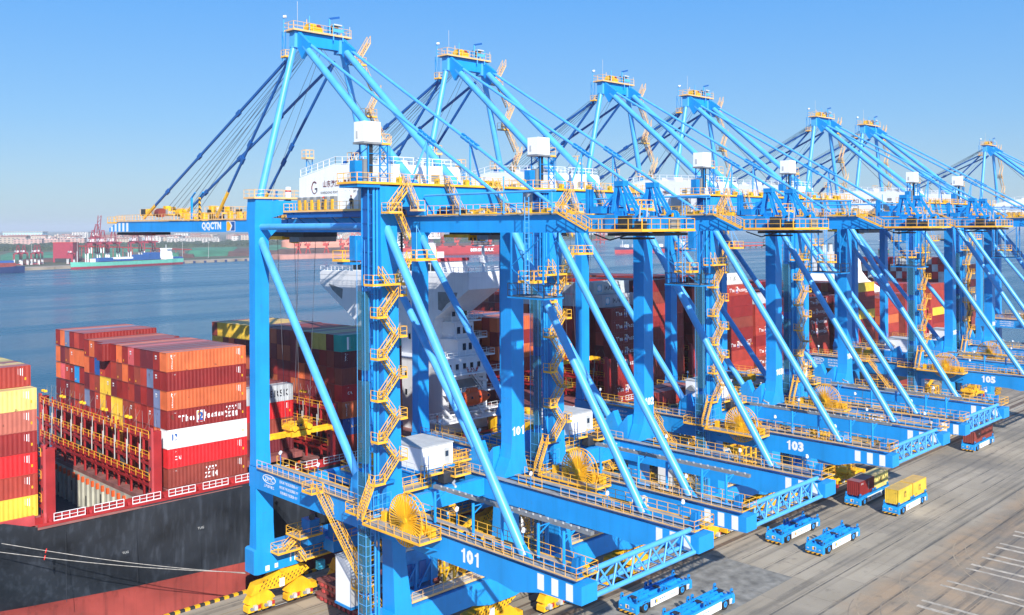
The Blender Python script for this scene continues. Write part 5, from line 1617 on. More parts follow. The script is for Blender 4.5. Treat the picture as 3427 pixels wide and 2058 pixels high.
def land_mat():
    m,t,b=nodes('far_land'); N,L=t.nodes,t.links
    tc=N.new('ShaderNodeTexCoord'); n=N.new('ShaderNodeTexNoise'); n.inputs['Scale'].default_value=.004; n.inputs['Detail'].default_value=8; L.new(tc.outputs['Object'],n.inputs['Vector'])
    cr=N.new('ShaderNodeValToRGB'); e=cr.color_ramp
    e.elements[0].position=.35; e.elements[0].color=(.045,.065,.03,1); e.elements[1].position=.62; e.elements[1].color=(.16,.115,.075,1)
    x=e.elements.new(.5); x.color=(.075,.085,.045,1)
    L.new(n.outputs['Fac'],cr.inputs[0]); L.new(cr.outputs[0],b.inputs['Base Color']); b.inputs['Roughness'].default_value=.95
    return m
M['land']=land_mat()
SH=[(-3500,1150),(251,1283),(387,1308),(580,1358),(763,1400),(951,1385),(1273,1330),(1442,1400),(1600,1900),(3200,4200),(9000,12000),(3000,16000),(-9000,14000)]
g=MB(); g.prism(SH,'z',-9,-1.2,'land'); tag(g.build('land'),kind='structure')
g=MB()
Q=[(-3500,1150),(251,1283),(387,1308),(580,1358),(763,1400)]
for a,b_ in zip(Q,Q[1:]):
    a=Vector((*a,0)); b2=Vector((*b_,0)); g.bar(a+Vector((0,-2,-3.4)),b2+Vector((0,-2,-3.4)),34,6.0,'quayst')
for i in range(26):
    p=Vector((250,1283,0)).lerp(Vector((763,1400,0)),i/25); g.box(p.x-2,p.x+2,p.y-21,p.y-19,-4,-1,'navy')
o=g.build('far_wharf'); tag(o,kind='structure')
g=MB()
g.prism([(790,1375),(930,1352),(1010,1360),(1010,1420),(790,1430)],'z',-5,3.2,'pile'); o=g.build('ore_bank'); tag(o,kind='structure')
# stock yard patches as low mounds
rb=random.Random(5)
def dirp(u,y):                              # x of a far point given photo column and distance
    a=(u-1713)/3116.5
    r=(math.cos(YAW)+a*math.sin(YAW))/(math.sin(YAW)-a*math.cos(YAW))
    return -64.5+(y+55.1)*r
k=MB()
def mound(u0,u1,y0,y1,hh,mt):
    pts=[(dirp(u0,y0),y0),(dirp(u1,y0),y0),(dirp(u1,y1),y1),(dirp(u0,y1),y1)]
    cx=sum(p[0] for p in pts)/4; cy=sum(p[1] for p in pts)/4
    vs=[(x,y,-1.2) for x,y in pts]+[(x*.8+cx*.2,y*.75+cy*.25,-1.2+hh) for x,y in pts]
    k.add(vs,[(0,1,5,4),(1,2,6,5),(2,3,7,6),(3,0,4,7),(4,5,6,7)],mt)
for (a,b_,y0,y1,hh,mt) in ((0,250,1650,2000,5,'gnet'),(60,290,1500,1600,4,'coal'),(270,420,1600,1900,7,'gnet'),(430,560,1500,1650,5,'coal'),(540,600,1550,1700,6,'gnet'),(600,650,1500,1640,5,'coal'),(620,800,1560,1900,10,'gnet'),(760,860,1520,1800,8,'coal'),(800,930,1600,1750,4,'coal'),(500,560,1700,2000,7,'coal'),(300,520,2000,2300,6,'gnet'),(850,1000,1750,2100,8,'gnet'),(900,1250,1550,1700,8,'coal'),(1240,1700,1700,1850,9,'coal')):
    mound(a,b_,y0,y1,hh,mt)
tag(k.build('stockpile_ground'),kind='structure')
# treeline and town
k=MB()
for i in range(1500):
    u=rb.uniform(-100,2050); y=rb.uniform(2300,2900); x=dirp(u,y); r=rb.uniform(9,20); hh=rb.uniform(5,11)
    vs=[(x+r*math.cos(a),y+r*math.sin(a),-1.3) for a in (0,1.26,2.5,3.8,5.0)]+[(x+r*.7*math.cos(a+.4),y+r*.7*math.sin(a+.4),hh*rb.uniform(.6,1)) for a in (0,1.26,2.5,3.8,5.0)]+[(x,y,hh+1)]
    k.add(vs,[(j,(j+1)%5,(j+1)%5+5,j+5) for j in range(5)]+[(j+5,(j+1)%5+5,10) for j in range(5)],'tree')
M['tree']=mat('far_tree_foliage',(0.035,0.055,0.025),.9,var=.4,vscale=.02)
tag(k.build('tree_belt'),'belt of dark trees between the stock yards and the distant town','trees',kind='stuff')
protos=[]
def block(w,d,hh,fm,roof):
    k=MB(); k.box(-w/2,w/2,-d/2,d/2,-1.5,hh,fm); k.box(-w/2-.4,w/2+.4,-d/2-.4,d/2+.4,hh,hh+.8,roof)
    if rb.random()<.6: k.box(-w*.3,-w*.1,-d*.2,d*.2,hh+.8,hh+3.4,fm)
    if rb.random()<.5: k.prism([(-d/2,hh+.8),(d/2,hh+.8),(0,hh+4.5)],'x',-w*.45,w*.5,'roofr')
    return k.build('apartment_block')
for i in range(9):
    o=block(rb.uniform(35,85),rb.uniform(14,22),rb.uniform(16,26),rb.choice(['fac1','fac1','fac2','fac3']),rb.choice(['fac3','roofr','fac4'])); protos.append(o)
n=0
for i in range(175):
    far=rb.random()
    y=2750+far*1500; u=rb.uniform(-60,2080) if i>90 else rb.uniform(-60,1150)
    if i<9: o=protos[i]
    else: o=protos[i%9].copy(); COL.objects.link(o)
    o.location=(dirp(u,y),y,0); o.rotation_euler=(0,0,R(rb.choice([-35,-42,-50,-38,50])))
    s_=rb.uniform(.8,1.25); o.scale=(s_,s_,rb.uniform(.75,1.15))
    tag(o,'pale low apartment block in the distant town across the water','building','apartment blocks of the distant town')
k=MB(); k.box(-70,70,-20,20,-1,38,'lbl'); k.box(-72,72,-22,22,38,41,'fac3')
for i in range(14): k.box(-66+10*i,-60+10*i,-20.2,-20.02,8,34,'fac3')
o=k.build('exhibition_hall',loc=(dirp(84,3600),3600,0)); o.rotation_euler=(0,0,R(-42)); tag(o,'long light blue hall rising above the roofs of the distant town at left','hall')
for u,w,hh,y in ((272,60,36,3600),(610,50,30,3300),(990,45,60,3900),(1395,130,22,3000),(2050,420,14,3600),(650,160,18,2700)):
    k=MB(); k.box(-w/2,w/2,-14,14,-1,hh,'fac3'); k.box(-w/2,w/2,-14.5,14.5,hh,hh+2,'fac4')
    for j in range(int(w/12)): k.box(-w/2+3+12*j,-w/2+10+12*j,-14.2,-14.02,4,hh-3,'fac4')
    o=k.build('large_building',loc=(dirp(u,y),y,0)); o.rotation_euler=(0,0,R(-42))
    tag(o,{272:'square white block standing above the left part of the town',610:'white block above the roofs behind the crane boom',990:'tall grey-white tower block under the crane girder',1395:'long white warehouse behind the red harbour cranes',2050:'very long white hall on the point at the right end of the far shore',650:'long white terrace roof at the foot of the town below the boom'}[u],'building')
# ---- far quay cranes (magenta and white)
def far_sts(label,u,y,s=1.0,raised=False,rz=0):
    E_=empty('harbour_gantry_crane',(dirp(u,y),y,-1),R(rz),label,'gantry crane','magenta and white gantry cranes on the far quay')
    E_.scale=(s,s,s)
    k=MB()
    for x in (-9,9):
        for yy in (0,16): k.bar((x,yy,0),(x,yy,15),1.5,1.7,'wht'); k.bar((x,yy,15),(x,yy,31),1.5,1.7,'mgr')
        k.bar((x,0,15),(x,16,15),1.4,1.8,'mgr'); k.bar((x,0,30),(x,16,30),1.4,2.2,'mgr')
    for yy in (0,16): k.bar((-9,yy,30),(9,yy,30),1.5,2.4,'mgr'); k.bar((-11,yy,2),(11,yy,2),1.2,1.6,'mgr')
    k.build('portal_frame',E_)
    k=MB(); k.box(-2.5,2.5,-4,36,31,33.5,'mgr'); k.box(-4,4,14,30,33.5,38,'wht'); k.build('girder',E_)
    k=MB()
    if raised:
        for x in (-2.3,2.3): k.bar((x,-4,32),(x,-16,66),1.0,1.3,'mgr')
        for t in range(6): k.bar((-2.3,-4-2*t,32+5.7*t),(2.3,-6-2*t,37.7+5.7*t),.5,.5,'mgr')
    else: k.box(-2.3,2.3,-42,-4,31.2,33.2,'mgr')
    k.build('boom',E_)
    k=MB()
    for x in (-4,4): k.bar((x,0,31),(x*.5,3,52),.8,.9,'mgr'); k.bar((x*.5,3,52),(x,16,31),.6,.7,'mgr')
    k.bar((0,3,52),(0,-34 if not raised else -13,33.5 if not raised else 58),.4,.5,'mgr'); k.bar((0,3,52),(0,34,34),.4,.5,'mgr'); k.bar((-2,3,52),(2,3,52),.8,.9,'mgr')
    k.build('apex_frame',E_)
for i,(u,y,s,r) in enumerate(((313,1420,.95,0),(345,1435,.95,0),(380,1440,.95,0),(455,1470,.95,0),(500,1480,.95,0),(325,1700,1.15,1),(60,1400,.55,0),(80,1410,.55,0),(118,1400,.55,0),(130,1420,.55,0),(238,1390,.5,0))):
    far_sts(['leftmost of five magenta and white gantry cranes behind the mint green ship','second of five gantry cranes behind the mint green ship','middle one of five gantry cranes behind the mint green ship','fourth of five gantry cranes behind the mint green ship, near its bridge','rightmost of five gantry cranes behind the mint green ship','magenta gantry crane with raised boom left of the blue boom tip','small gantry crane right behind the navy ship at the left edge','second small gantry crane behind the navy ship','small gantry crane between the navy ship and the purple tower','small gantry crane just left of the purple tower','small gantry crane at the bow of the mint green ship'][i],u,y,s,bool(r),rz=-8)
# ---- level luffing portal cranes
def luff(label,u,y,jib,rz,s=1.0):
    E_=empty('portal_jib_crane',(dirp(u,y),y,-1),R(rz),label,'jib crane','red portal jib cranes on the far quay'); E_.scale=(s,s,s)
    k=MB()
    for x in (-5,5):
        for yy in (-5,5): k.bar((x,yy,0),(x*.4,yy*.4,12),1.2,1.2,'port')
    k.box(-3,3,-3,3,11,13,'port'); k.tube((0,0,13),(0,0,17),2,'port',12); k.build('portal',E_)
    k=MB(); k.box(-7,4,-3,3,17,22,'port'); k.box(3,5,-1.5,1.5,18,21,'glass'); k.bar((-3,-2,22),(-2,0,33),.8,.8,'port'); k.bar((-3,2,22),(-2,0,33),.8,.8,'port'); k.bar((2,0,22),(-2,0,33),.6,.6,'port'); k.bar((-7,0,24),(-3,0,31),1.8,2.4,'port'); k.build('slewing_house',E_)
    k=MB()
    a=Vector((3,0,21)); b_=a+Vector((math.cos(R(jib))*28,0,math.sin(R(jib))*28)); c=b_+Vector((11,0,-9))
    for yy in (-1.2,1.2): k.bar(a+Vector((0,yy,0)),b_+Vector((0,yy*.4,0)),.7,.9,'port')
    for t in range(7): k.bar(a.lerp(b_,t/7)+Vector((0,-1,0)),a.lerp(b_,(t+1)/7)+Vector((0,1,0)),.3,.3,'port')
    k.bar(b_-Vector((4,0,-1)),c,.9,1.2,'port'); k.bar(Vector((-2,0,33)),b_-Vector((4,0,-1)),.5,.5,'port'); k.tube(c,c-Vector((0,0,16)),.15,'rope',5)
    k.build('jib',E_)
for i,(u,y,j,rz,s) in enumerate(((998,1500,50,-40,.95),(1030,1510,62,-30,.95),(1092,1500,58,-45,.95),(1146,1500,48,-40,.95),(1170,1510,65,-35,.95),(1435,1480,50,-140,1),(1480,1490,60,-150,1),(1530,1500,55,-40,1),(1580,1500,62,-130,1),(1640,1500,50,-45,1),(1360,1480,55,-60,1),(1290,1490,52,-130,1))):
    if u<1200: lab='%s red jib crane from the left in the group seen under the nearest girder'%ORD[i+1]
    else: lab='%s red jib crane in the row behind the long red bulk carrier'%ORD[i-4]
    luff(lab,u,y,j,rz,s)
for i,(u,y,hh) in enumerate(((2008,1650,48),(2292,1750,62))):
    k=MB()
    for x in (-8,8):
        for yy in (-8,8): k.bar((x,yy,0),(x,yy,hh),1.6,1.6,'port')
    for z in range(6,hh,9):
        for yy in (-8,8): k.bar((-8,yy,z),(8,yy,z),1,1,'port'); k.bar((-8,yy,z),(8,yy,z+9),.8,.8,'port')
        k.bar((-8,-8,z),(-8,8,z),1,1,'port')
    k.box(-10,10,-10,10,hh-3,hh,'port'); k.box(-30,30,-4,4,12,15,'port')
    o=k.build('ship_unloader',loc=(dirp(u,y),y,-2)); tag(o,['red lattice unloader tower seen between the legs of crane 102','taller red lattice unloader tower left of crane 103'][i],'unloader','red unloader towers on the far pier')
k=MB(); k.box(-15,15,-12,12,-1,30,'mgr'); k.box(-15.3,15.3,-12.3,12.3,30,31,'port'); k.box(-12,12,-12.4,-12.1,0,6,'dark')
o=k.build('transfer_tower',loc=(dirp(220,1480),1480,-1)); o.rotation_euler=(0,0,R(-40)); tag(o,'plain purple-red square tower standing behind the bow of the mint green ship','tower')
k=MB(); k.bar((dirp(235,1500),1500,24),(dirp(640,1680),1680,9),3,2.2,'port')
for i in range(14):
    t=i/13; p=Vector((dirp(235,1500),1500,24)).lerp(Vector((dirp(640,1680),1680,9)),t); k.bar((p.x,p.y,-1),p,.8,.8,'port')
o=k.build('conveyor_bridge'); tag(o,'long red conveyor bridge sloping down across the green stock yard','conveyor')
k=MB(); k.tube((0,0,-1),(0,0,20),22,'shed',8); k.tube((0,0,20),(0,0,27),22,'shed',8,r2=8)
o=k.build('octagonal_store',loc=(dirp(972,1800),1800,0)); tag(o,'salmon octagonal storage dome behind the jib cranes','store')
for i,(u,w,y) in enumerate(((1080,80,1750),(1130,60,1800),(1010,50,1900))):
    k=MB(); k.prism([(-14,-1),(14,-1),(14,13),(9,19),(0,22),(-9,19),(-14,13)],'x',-w/2,w/2,'shed'); k.box(-w/2-.3,-w/2,-4,4,-1,9,'dark')
    o=k.build('storage_shed',loc=(dirp(u,y),y,0)); o.rotation_euler=(0,0,R(-44)); tag(o,['long salmon shed with a curved roof behind the middle jib crane','shorter salmon shed right of the long salmon shed','small salmon shed behind the octagonal dome'][i],'shed')
for i,(u,y,hh) in enumerate(((105,1500,30),(258,1450,34),(610,1450,38),(697,1480,26))):
    k=MB(); k.tube((0,0,-1),(0,0,hh),.35,'lgrey',8,r2=.2); k.box(-1.5,1.5,-.3,.3,hh,hh+.8,'lgrey'); o=k.build('light_mast',loc=(dirp(u,y),y,0)); tag(o,'thin light mast on the far quay, %s from the left'%ORD[i+1],'mast','light masts on the far quay')
# ---- ships on the water
def hullmesh(k,L,B,H,km,kb,bow=1,sheer=1.5,draft=2.5):
    n=16; vs=[];
    for i in range(n+1):
        t=i/n; w=B/2*min(1,(1-t)**.55*1.9 if t>.6 else 1)*(1 if t>.08 else .82); w=max(w,.15)
        top=H+(sheer*max(0,(t-.8)/.2)+ (.6 if t<.15 else 0))
        xx=L*(t-.5)
        for z,f in ((-1,.82),(draft,.92),(top,1)):
            vs.append((xx+(1.2*z/H if t>.9 else 0),-w*f,z))
        for z,f in ((-1,.82),(draft,.92),(top,1)): vs.append((xx+(1.2*z/H if t>.9 else 0),w*f,z))
    fa=[];fb_=[];fd=[]
    for i in range(n):
        a=i*6;b_=a+6
        fb_.append((a,b_,b_+1,a+1)); fa.append((a+1,b_+1,b_+2,a+2)); fb_.append((b_+3,a+3,a+4,b_+4)); fa.append((b_+4,a+4,a+5,b_+5)); fd.append((a+2,b_+2,b_+5,a+5))
    k.add(vs,fa,km); k.add(vs,fb_,kb); k.add(vs,fd,'deck'); k.add(vs,[(0,1,4,3),(1,2,5,4)],km)
def small_ship(name,label,cat,pa,pb,B,H,km,kb,builder,draft=2.5):
    a=Vector((pa[0],pa[1],-4)); b_=Vector((pb[0],pb[1],-4)); L=(b_-a).length
    rz=math.atan2(b_.y-a.y,b_.x-a.x)
    E_=empty(name,(a+b_)/2,rz,label,cat)
    k=MB(); hullmesh(k,L,B,H,km,kb,draft=draft); h_=k.build('hull',E_)
    builder(E_,L,B,H)
    return E_
def sup(E_,x,L_,B,z,hh,k='wht',steps=3):
    m=MB()
    for i in range(steps): m.box(x-L_/2*(1-.12*i),x+L_/2*(1-.12*i),-B/2*(1-.08*i),B/2*(1-.08*i),z+hh/steps*i+(.002 if i else 0),z+hh/steps*(i+1),k)
    m.box(x-L_*.3,x+L_*.3,-B*.62,B*.62,z+hh,z+hh+1.6,k); m.tube((x,0,z+hh+1.6),(x,0,z+hh+7),.35,k,6)
    for i in range(steps):
        m.box(x-L_/2*.8,x+L_/2*.8,-B/2*(1-.08*i)-.06,-B/2*(1-.08*i)-.01,z+hh/steps*(i+.45),z+hh/steps*(i+.7),'glass')
    return m.build('superstructure',E_)
def green_b(E_,L,B,H):
    sup(E_,-L*.36,15,13,H,15)
    m=MB(); 
    for x0,n_,t_ in ((.13,4,2),(-.02,4,2),(-.13,5,3),(-.22,5,4)):
        pass
    for (cx,w,t_) in ((.235,24,2),(.06,26,2),(-.115,20,3),(-.215,20,4),(-.46,14,1)):
        for i in range(t_):
            for j in range(3): m.box(L*cx-w/2,L*cx+w/2,-7+4.8*j,-2.4+4.8*j,H+.6+2.6*i,H+3.15+2.6*i,'fblue' if not(i==1 and cx==.06) else 'wht')
    m.build('container_cargo',E_)
    m=MB(); m.tube((L*.45,0,H),(L*.45,0,H+16),.35,'wht',6); m.bar((L*.32,0,H),(L*.32,0,H+5),2,8,'wht'); m.build('foremast',E_)
M['fblue']=mat('cargo_blue',(0.02,0.10,0.33),.5,var=.1)
small_ship('feeder_ship','mint green feeder ship carrying blue containers, berthed at the far quay','ship',(585,1325),(402,1262),20,8.5,'mint','mgr',green_b,draft=3.2)
def navy_b(E_,L,B,H):
    sup(E_,L*.1,16,15,H,20,steps=4); m=MB(); m.box(-L*.4,-L*.05,-7,7,H,H+5,'brown'); m.box(-L*.38,-L*.1,-6,6,H+5,H+7.6,'fblue'); m.build('container_cargo',E_)
small_ship('coaster_ship','navy blue coaster with a white bridge cut by the left edge of the view','ship',(330,1225),(226,1222),18,8,'navy','navy',navy_b)
def berge(E_,L,B,H):
    m=MB(); 
    for i in range(7): m.box(-L*.36+i*L*.11,-L*.36+i*L*.11+L*.075,-9,9,H,H+2.6,'bulkred')
    m.build('hatch',E_); sup(E_,-L*.44,16,24,H,16)
    m=MB(); m.text('BERGE BULK',(L*.20,-B/2-.12,H*.62),6.4,(1,0,0),(0,0,1),'wht',1.1,.06); m.build('hull_lettering',E_)
es=small_ship('bulk_carrier','long red bulk carrier lettered in white on its side behind the white bridge tower','ship',(1010,1352),(1285,1302),36,15,'bulkred','bulkred',berge,draft=3)
def red2(E_,L,B,H):
    m=MB()
    for i in range(4): m.box(L*.34-i*L*.16,L*.34-i*L*.16+L*.06,-7,7,H,H+6,'wht')
    m.tube((L*.4,0,H),(L*.4,0,H+14),.5,'wht',6); m.build('deck_house',E_); sup(E_,-L*.42,14,22,H,13)
small_ship('cargo_ship','red and black cargo ship anchored beyond the stacks left of crane 102 pillar','ship',(1580,1080),(1392,1118),30,11.5,'navy','bulkred',red2,draft=7.5)
def whites(E_,L,B,H): sup(E_,-L*.2,22,24,H,24,steps=4); sup(E_,L*.1,14,20,H,16)
small_ship('tanker_ship','white superstructured ship lying behind the red pier right of crane 103','ship',(2350,1470),(2180,1420),28,8,'bulkred','bulkred',whites)
def ferryb(E_,L,B,H):
    sup(E_,0,16,13,H,16,steps=4)
    m=MB()
    for i in range(3):
        for j in range(3): m.box(8,16,-7+5*j,-2.5+5*j,H+2.7*i,H+2.6+2.7*i,['rdl','gnet','wht'][(i+j)%3])
    m.build('container_cargo',E_)
small_ship('container_feeder','small container ship under way, bow on, above the aft stacks','ship',(1680,700),(1600,665),20,9,'gnet','bulkred',ferryb)
k=MB(); k.bar((1750,1170,2),(2060,1115,2),14,3,'port')
for i in range(16):
    p=Vector((1750,1170,-4)).lerp(Vector((2060,1115,-4)),i/15); k.tube((p.x,p.y,-6),(p.x,p.y,1.5),2.2,'quayst',8)
k.bar((1750,1172,9),(2060,1117,9),5,1.2,'port')
o=k.build('oil_pier'); tag(o,'low red pier on piles reaching into the bay right of crane 103','pier')
k=MB(); N=26
vs=[]; 
for i in range(N+1):
    t=i/N; c=Vector((1190,760,-3.97)).lerp(Vector((1330,705,-3.97)),t); w=.6+3.0*(1-t)+rb.uniform(-.4,.4)
    vs+=[(c.x-w*.3,c.y-w,c.z),(c.x+w*.3,c.y+w,c.z)]
k.add(vs,[(2*i,2*i+2,2*i+3,2*i+1) for i in range(N)],'foam')
M['foam']=mat('wake_foam',(0.7,0.74,0.76),.8,var=.3,vscale=.1)
tag(k.build('wake'),kind='structure')
k=MB(); k.prism([(-6,-.9),(6,-.9),(7.5,.9),(-6,.7)],'y',-1.8,1.8,'wht'); k.box(-3,2,-1.3,1.3,.9,2.8,'wht'); k.box(1.7,2.1,-1.2,1.2,1.5,2.4,'glass')
o=k.build('motor_boat',loc=(1336,702,-3.6)); o.rotation_euler=(0,0,R(-22)); tag(o,'small white motor boat at the head of the long white wake','boat')
# ------------------------------------------------------------------ automated carriers
def make_agv():
    A=empty('container_carrier',(0,0,0))
    L_=13.0; Wd=2.9
    k=MB()
    k.box(.25,L_-.25,.15,Wd-.15,1.15,1.5,'blue'); k.box(.6,L_-.6,.5,Wd-.5,.6,1.15,'dblue')
    for y in (.08,Wd-.3): k.box(.3,L_-.3,y,y+.22,1.5,1.72,'blue')
    for i in range(5): k.box(1.6+2.3*i,1.8+2.3*i,.3,Wd-.3,1.502,1.66,'blue2')
    for y in (1.0,1.75): k.box(1.0,L_-1.0,y,y+.14,1.502,1.9,'blue')
    k.build('chassis',A)
    for x in (0,L_-.6):
        k=MB()
        if x==0: k.prism([(0,.35),(0,1.25),(.25,1.6),(.75,1.6),(.75,.35)],'y',0,Wd,'blue')
        else: k.prism([(-.15,.35),(-.15,1.6),(.45,1.6),(.6,1.25),(.6,.35)],'y',0,Wd,'blue'); k.v=[(a+x if len(k.v) else a,b_,c) for a,b_,c in k.v]
        e_=k.build('end_cowl',A)
        k=MB(); xx=x-.03 if x==0 else x+.6
        k.box(xx-.2,xx+.03,.05,Wd-.05,.3,.52,'haz'); k.build('bumper',e_)
        if x==0:
            k=MB(); k.box(-.022,-.006,1.15,1.75,.85,1.35,'wht'); k.box(-.034,-.026,1.2,1.48,.9,1.3,'dblue'); k.box(-.034,-.026,1.48,1.7,.9,1.3,'yelm')
            k.text('123',(-.03,1.45,.72),.18,(0,-1,0),(0,0,1),'wht') if False else None
            for y in (.35,2.35): k.box(-.022,-.006,y,y+.3,.9,1.05,'lgrey')
            k.build('front_badge',e_)
    for y in (0,Wd-.06):
        k=MB(); k.box(3.3,9.7,y,y+.06,.42,1.42,'wht'); s_=k.build('side_panel',A)
        if y==0:
            k=MB(); k.box(4.2,4.8,-.016,-.004,.7,1.2,'dblue'); k.box(4.45,4.8,-.026,-.018,.7,1.2,'yelm')
            for i in range(3): k.box(5.3+.5*i,5.6+.5*i,-.016,-.004,.95,1.1,'blue2')
            k.text('AGV',(8.4,-.01,.95),.35,(1,0,0),(0,0,1),'blue2'); k.box(6.0,6.9,-.016,-.004,.55,.7,'lgrey'); k.build('panel_marking',s_)
        k=MB(); k.box(11.7,12.35,y-.0,y+.1,.45,1.15,'lgrey'); k.box(11.9,12.3,y-.03,y-.003,.95,1.1,'wht'); k.build('side_cabinet',A)
    for x in (2.2,10.7):
        for y in (.32,Wd-.32):
            k=MB(); k.tube((x,y-.28,.74),(x,y+.28,.74),.74,'rubber',28); 
            w_=k.build('wheel',A)
            k=MB(); s_=-1 if y<1 else 1; k.tube((x,y+s_*.285,.74),(x,y+s_*.31,.74),.40,'blue',18); k.tube((x,y+s_*.312,.74),(x,y+s_*.36,.74),.17,'dblue',10); k.build('rim',w_)
            k=MB(); k.prism([(x-.95,1.15),(x-.75,1.42),(x+.75,1.42),(x+.95,1.15),(x+.7,1.3),(x-.7,1.3)],'y',y-.32 if y<1 else y-.1,y+.1 if y<1 else y+.32,'blue'); k.build('wheel_arch',A)
    for x in (.55,5.9,6.9,12.3):
        for y in (.05,Wd-.17):
            k=MB(); k.prism([(x-.25,1.72),(x+.25,1.72),(x+.32,2.3),(x+.1,2.45),(x-.1,2.45),(x-.32,2.3)],'y',y,y+.12,'blue2'); k.box(x-.3,x+.3,y-.08,y+.2,1.73,1.9,'blue2'); k.tube((x,y-.1,2.0),(x,y+.2,2.0),.12,'dark',8); k.build('corner_guide',A)
    for x in (1.3,6.4,11.6):
        k=MB(); k.box(x-.25,x+.3,1.0,1.9,1.9,2.08,'dark'); k.tube((x,.5,1.95),(x,.9,1.95),.16,'grey',8); k.build('hydraulic_unit',A)
    return A
agv=make_agv()
index_kids()
AG=[(34.0,21.0,'empty blue carrier nearest the camera, alongside the landward tip of crane 101'),
 (33.8,13.9,'empty blue carrier cut off by the bottom edge of the photo'),
 (72.5,21.1,'empty blue carrier closest to the gantry between cranes 102 and 103'),
 (72.3,13.95,'empty blue carrier on the outer lane beside another empty one'),
 (100.8,21.1,'blue carrier loaded with a red and a yellow box under crane 103'),
 (100.5,13.85,'blue carrier loaded with two yellow boxes on the open apron'),
 (158.9,20.9,'distant blue carrier with one long brown box beneath crane 104')]
for i,(x,y,lab) in enumerate(AG):
    a=agv if i==0 else copy_tree(agv)
    a.location=(x,y,0); tag(a,lab,'carrier','blue driverless container carriers on the apron')
def agc(L,colr,lab,x,y,z=1.95,H=2.59):
    return container(L,2.44,H,colr,lab,'containers riding on the blue carriers',(x,y,z))
def mark(o,L,H=2.59):
    def f(k):
        k.box(L*.42,L*.58,-.016,-.010,H*.32,H*.74,'blk'); k.box(L*.44,L*.56,-.024,-.018,H*.5,H*.56,'yelm'); k.box(L*.47,L*.5,-.024,-.018,H*.36,H*.5,'yelm')
    letter(o,f)
o=agc(6.06,'yellow','yellow short container on the front half of the outer loaded carrier',101.1,14.1); mark(o,6.06)
o=agc(6.06,'yellow','yellow short container on the rear half of the outer loaded carrier',107.55,14.1); mark(o,6.06)
o=agc(6.06,'dark red','dark red short container on the front half of the inner loaded carrier',101.4,21.35); letter(o,lambda k:(k.text('CMI',(1.0,-.012,2.1),.34,(1,0,0),(0,0,1),'wht',1,.03),[k.text(c_,(3.6,-.012,2.0-.4*i),.3,(1,0,0),(0,0,1),'wht',1.4,.03) for i,c_ in enumerate('UNIT')][0:0]))
o=agc(6.06,'pale yellow','dusty pale yellow short container on the rear half of the inner loaded carrier',107.6,21.35); mark(o,6.06)
o=agc(12.19,'brown','long brown container on the distant carrier beneath crane 104',159.3,21.1); letter(o,lambda k:k.text('TEX',(3.2,-.012,1.7),.5,(1,0,0),(0,0,1),'wht',1,.03))
# containers waiting on the lashing platform of crane 102 / under 103
o=container(12.19,2.44,2.59,'brick red','brick red container waiting on the platform of crane 102',None,(70.5,44.2,19.6)); 
o=container(12.19,2.44,2.59,'brown','brown container waiting behind the brick red one on the platform',None,(70.5,47.0,19.6))
# ---- spreaders
def spreader(x,y,z,lab,ztop,red=True):
    E_=empty('container_spreader',(x,y,z),0,lab,'spreader','yellow spreaders hanging from the cranes')
    k=MB()
    for yy in (-.75,.55): k.box(-5.6,5.6,yy,yy+.2,0,.55,'yelm')
    k.box(-1.6,1.6,-1.1,1.1,-.1,.7,'yelm')
    for xx in (-6.0,5.6): k.box(xx,xx+.4,-1.2,1.2,-.25,.45,'yelm')
    for i in range(5): k.box(-4.6+2.1*i,-4.3+2.1*i,-.9,.9,.1,.4,'yelm')
    k.build('spreader_beam',E_)
    k=MB()
    for xx in (-6.05,5.65):
        for yy in (-1.3,1.0): k.box(xx,xx+.4,yy,yy+.3,-.9,-.2,'rdl')
    k.build('corner_flipper',E_)
    k=MB(); k.box(-1.9,1.9,-1.1,1.1,.9,1.2,'yelm'); k.box(-1.2,-.5,-.7,.7,1.2,2.0,'yelm'); k.box(.5,1.2,-.7,.6,1.2,2.2,'yelm'); k.box(-.3,.3,-.9,.9,1.2,1.6,'dark'); k.rail([(-1.9,-1.1,1.2),(1.9,-1.1,1.2),(1.9,1.1,1.2),(-1.9,1.1,1.2)],'yel',h=1.0,sp=.8)
    k.tube((-1.2,-1.4,1.2),(-1.2,1.4,1.2),.45,'yelm',12); k.tube((1.2,-1.4,1.2),(1.2,1.4,1.2),.45,'yelm',12)
    k.build('headblock',E_)
    k=MB()
    for xx in (-1.2,1.2):
        for yy in (-1.2,1.2): k.tube((xx,yy,1.4),(xx*1.2,yy*2.4,ztop-z),.035,'rope',5)
    k.build('suspension_rope',E_)
spreader(9.5,64.2,21.6,'yellow spreader hanging over the ship side behind the nearest crane leg',50.4)
spreader(76,68.0,24.8,'yellow spreader hanging behind the second pillar in front of dark red stacks',50.4)
spreader(107.2,26.8,3.6,'low yellow and red spreader just above the carriers under crane 103',20.5)
spreader(160.5,22.5,12.6,'yellow spreader lit by the sun under the beam of crane 105',20.5)
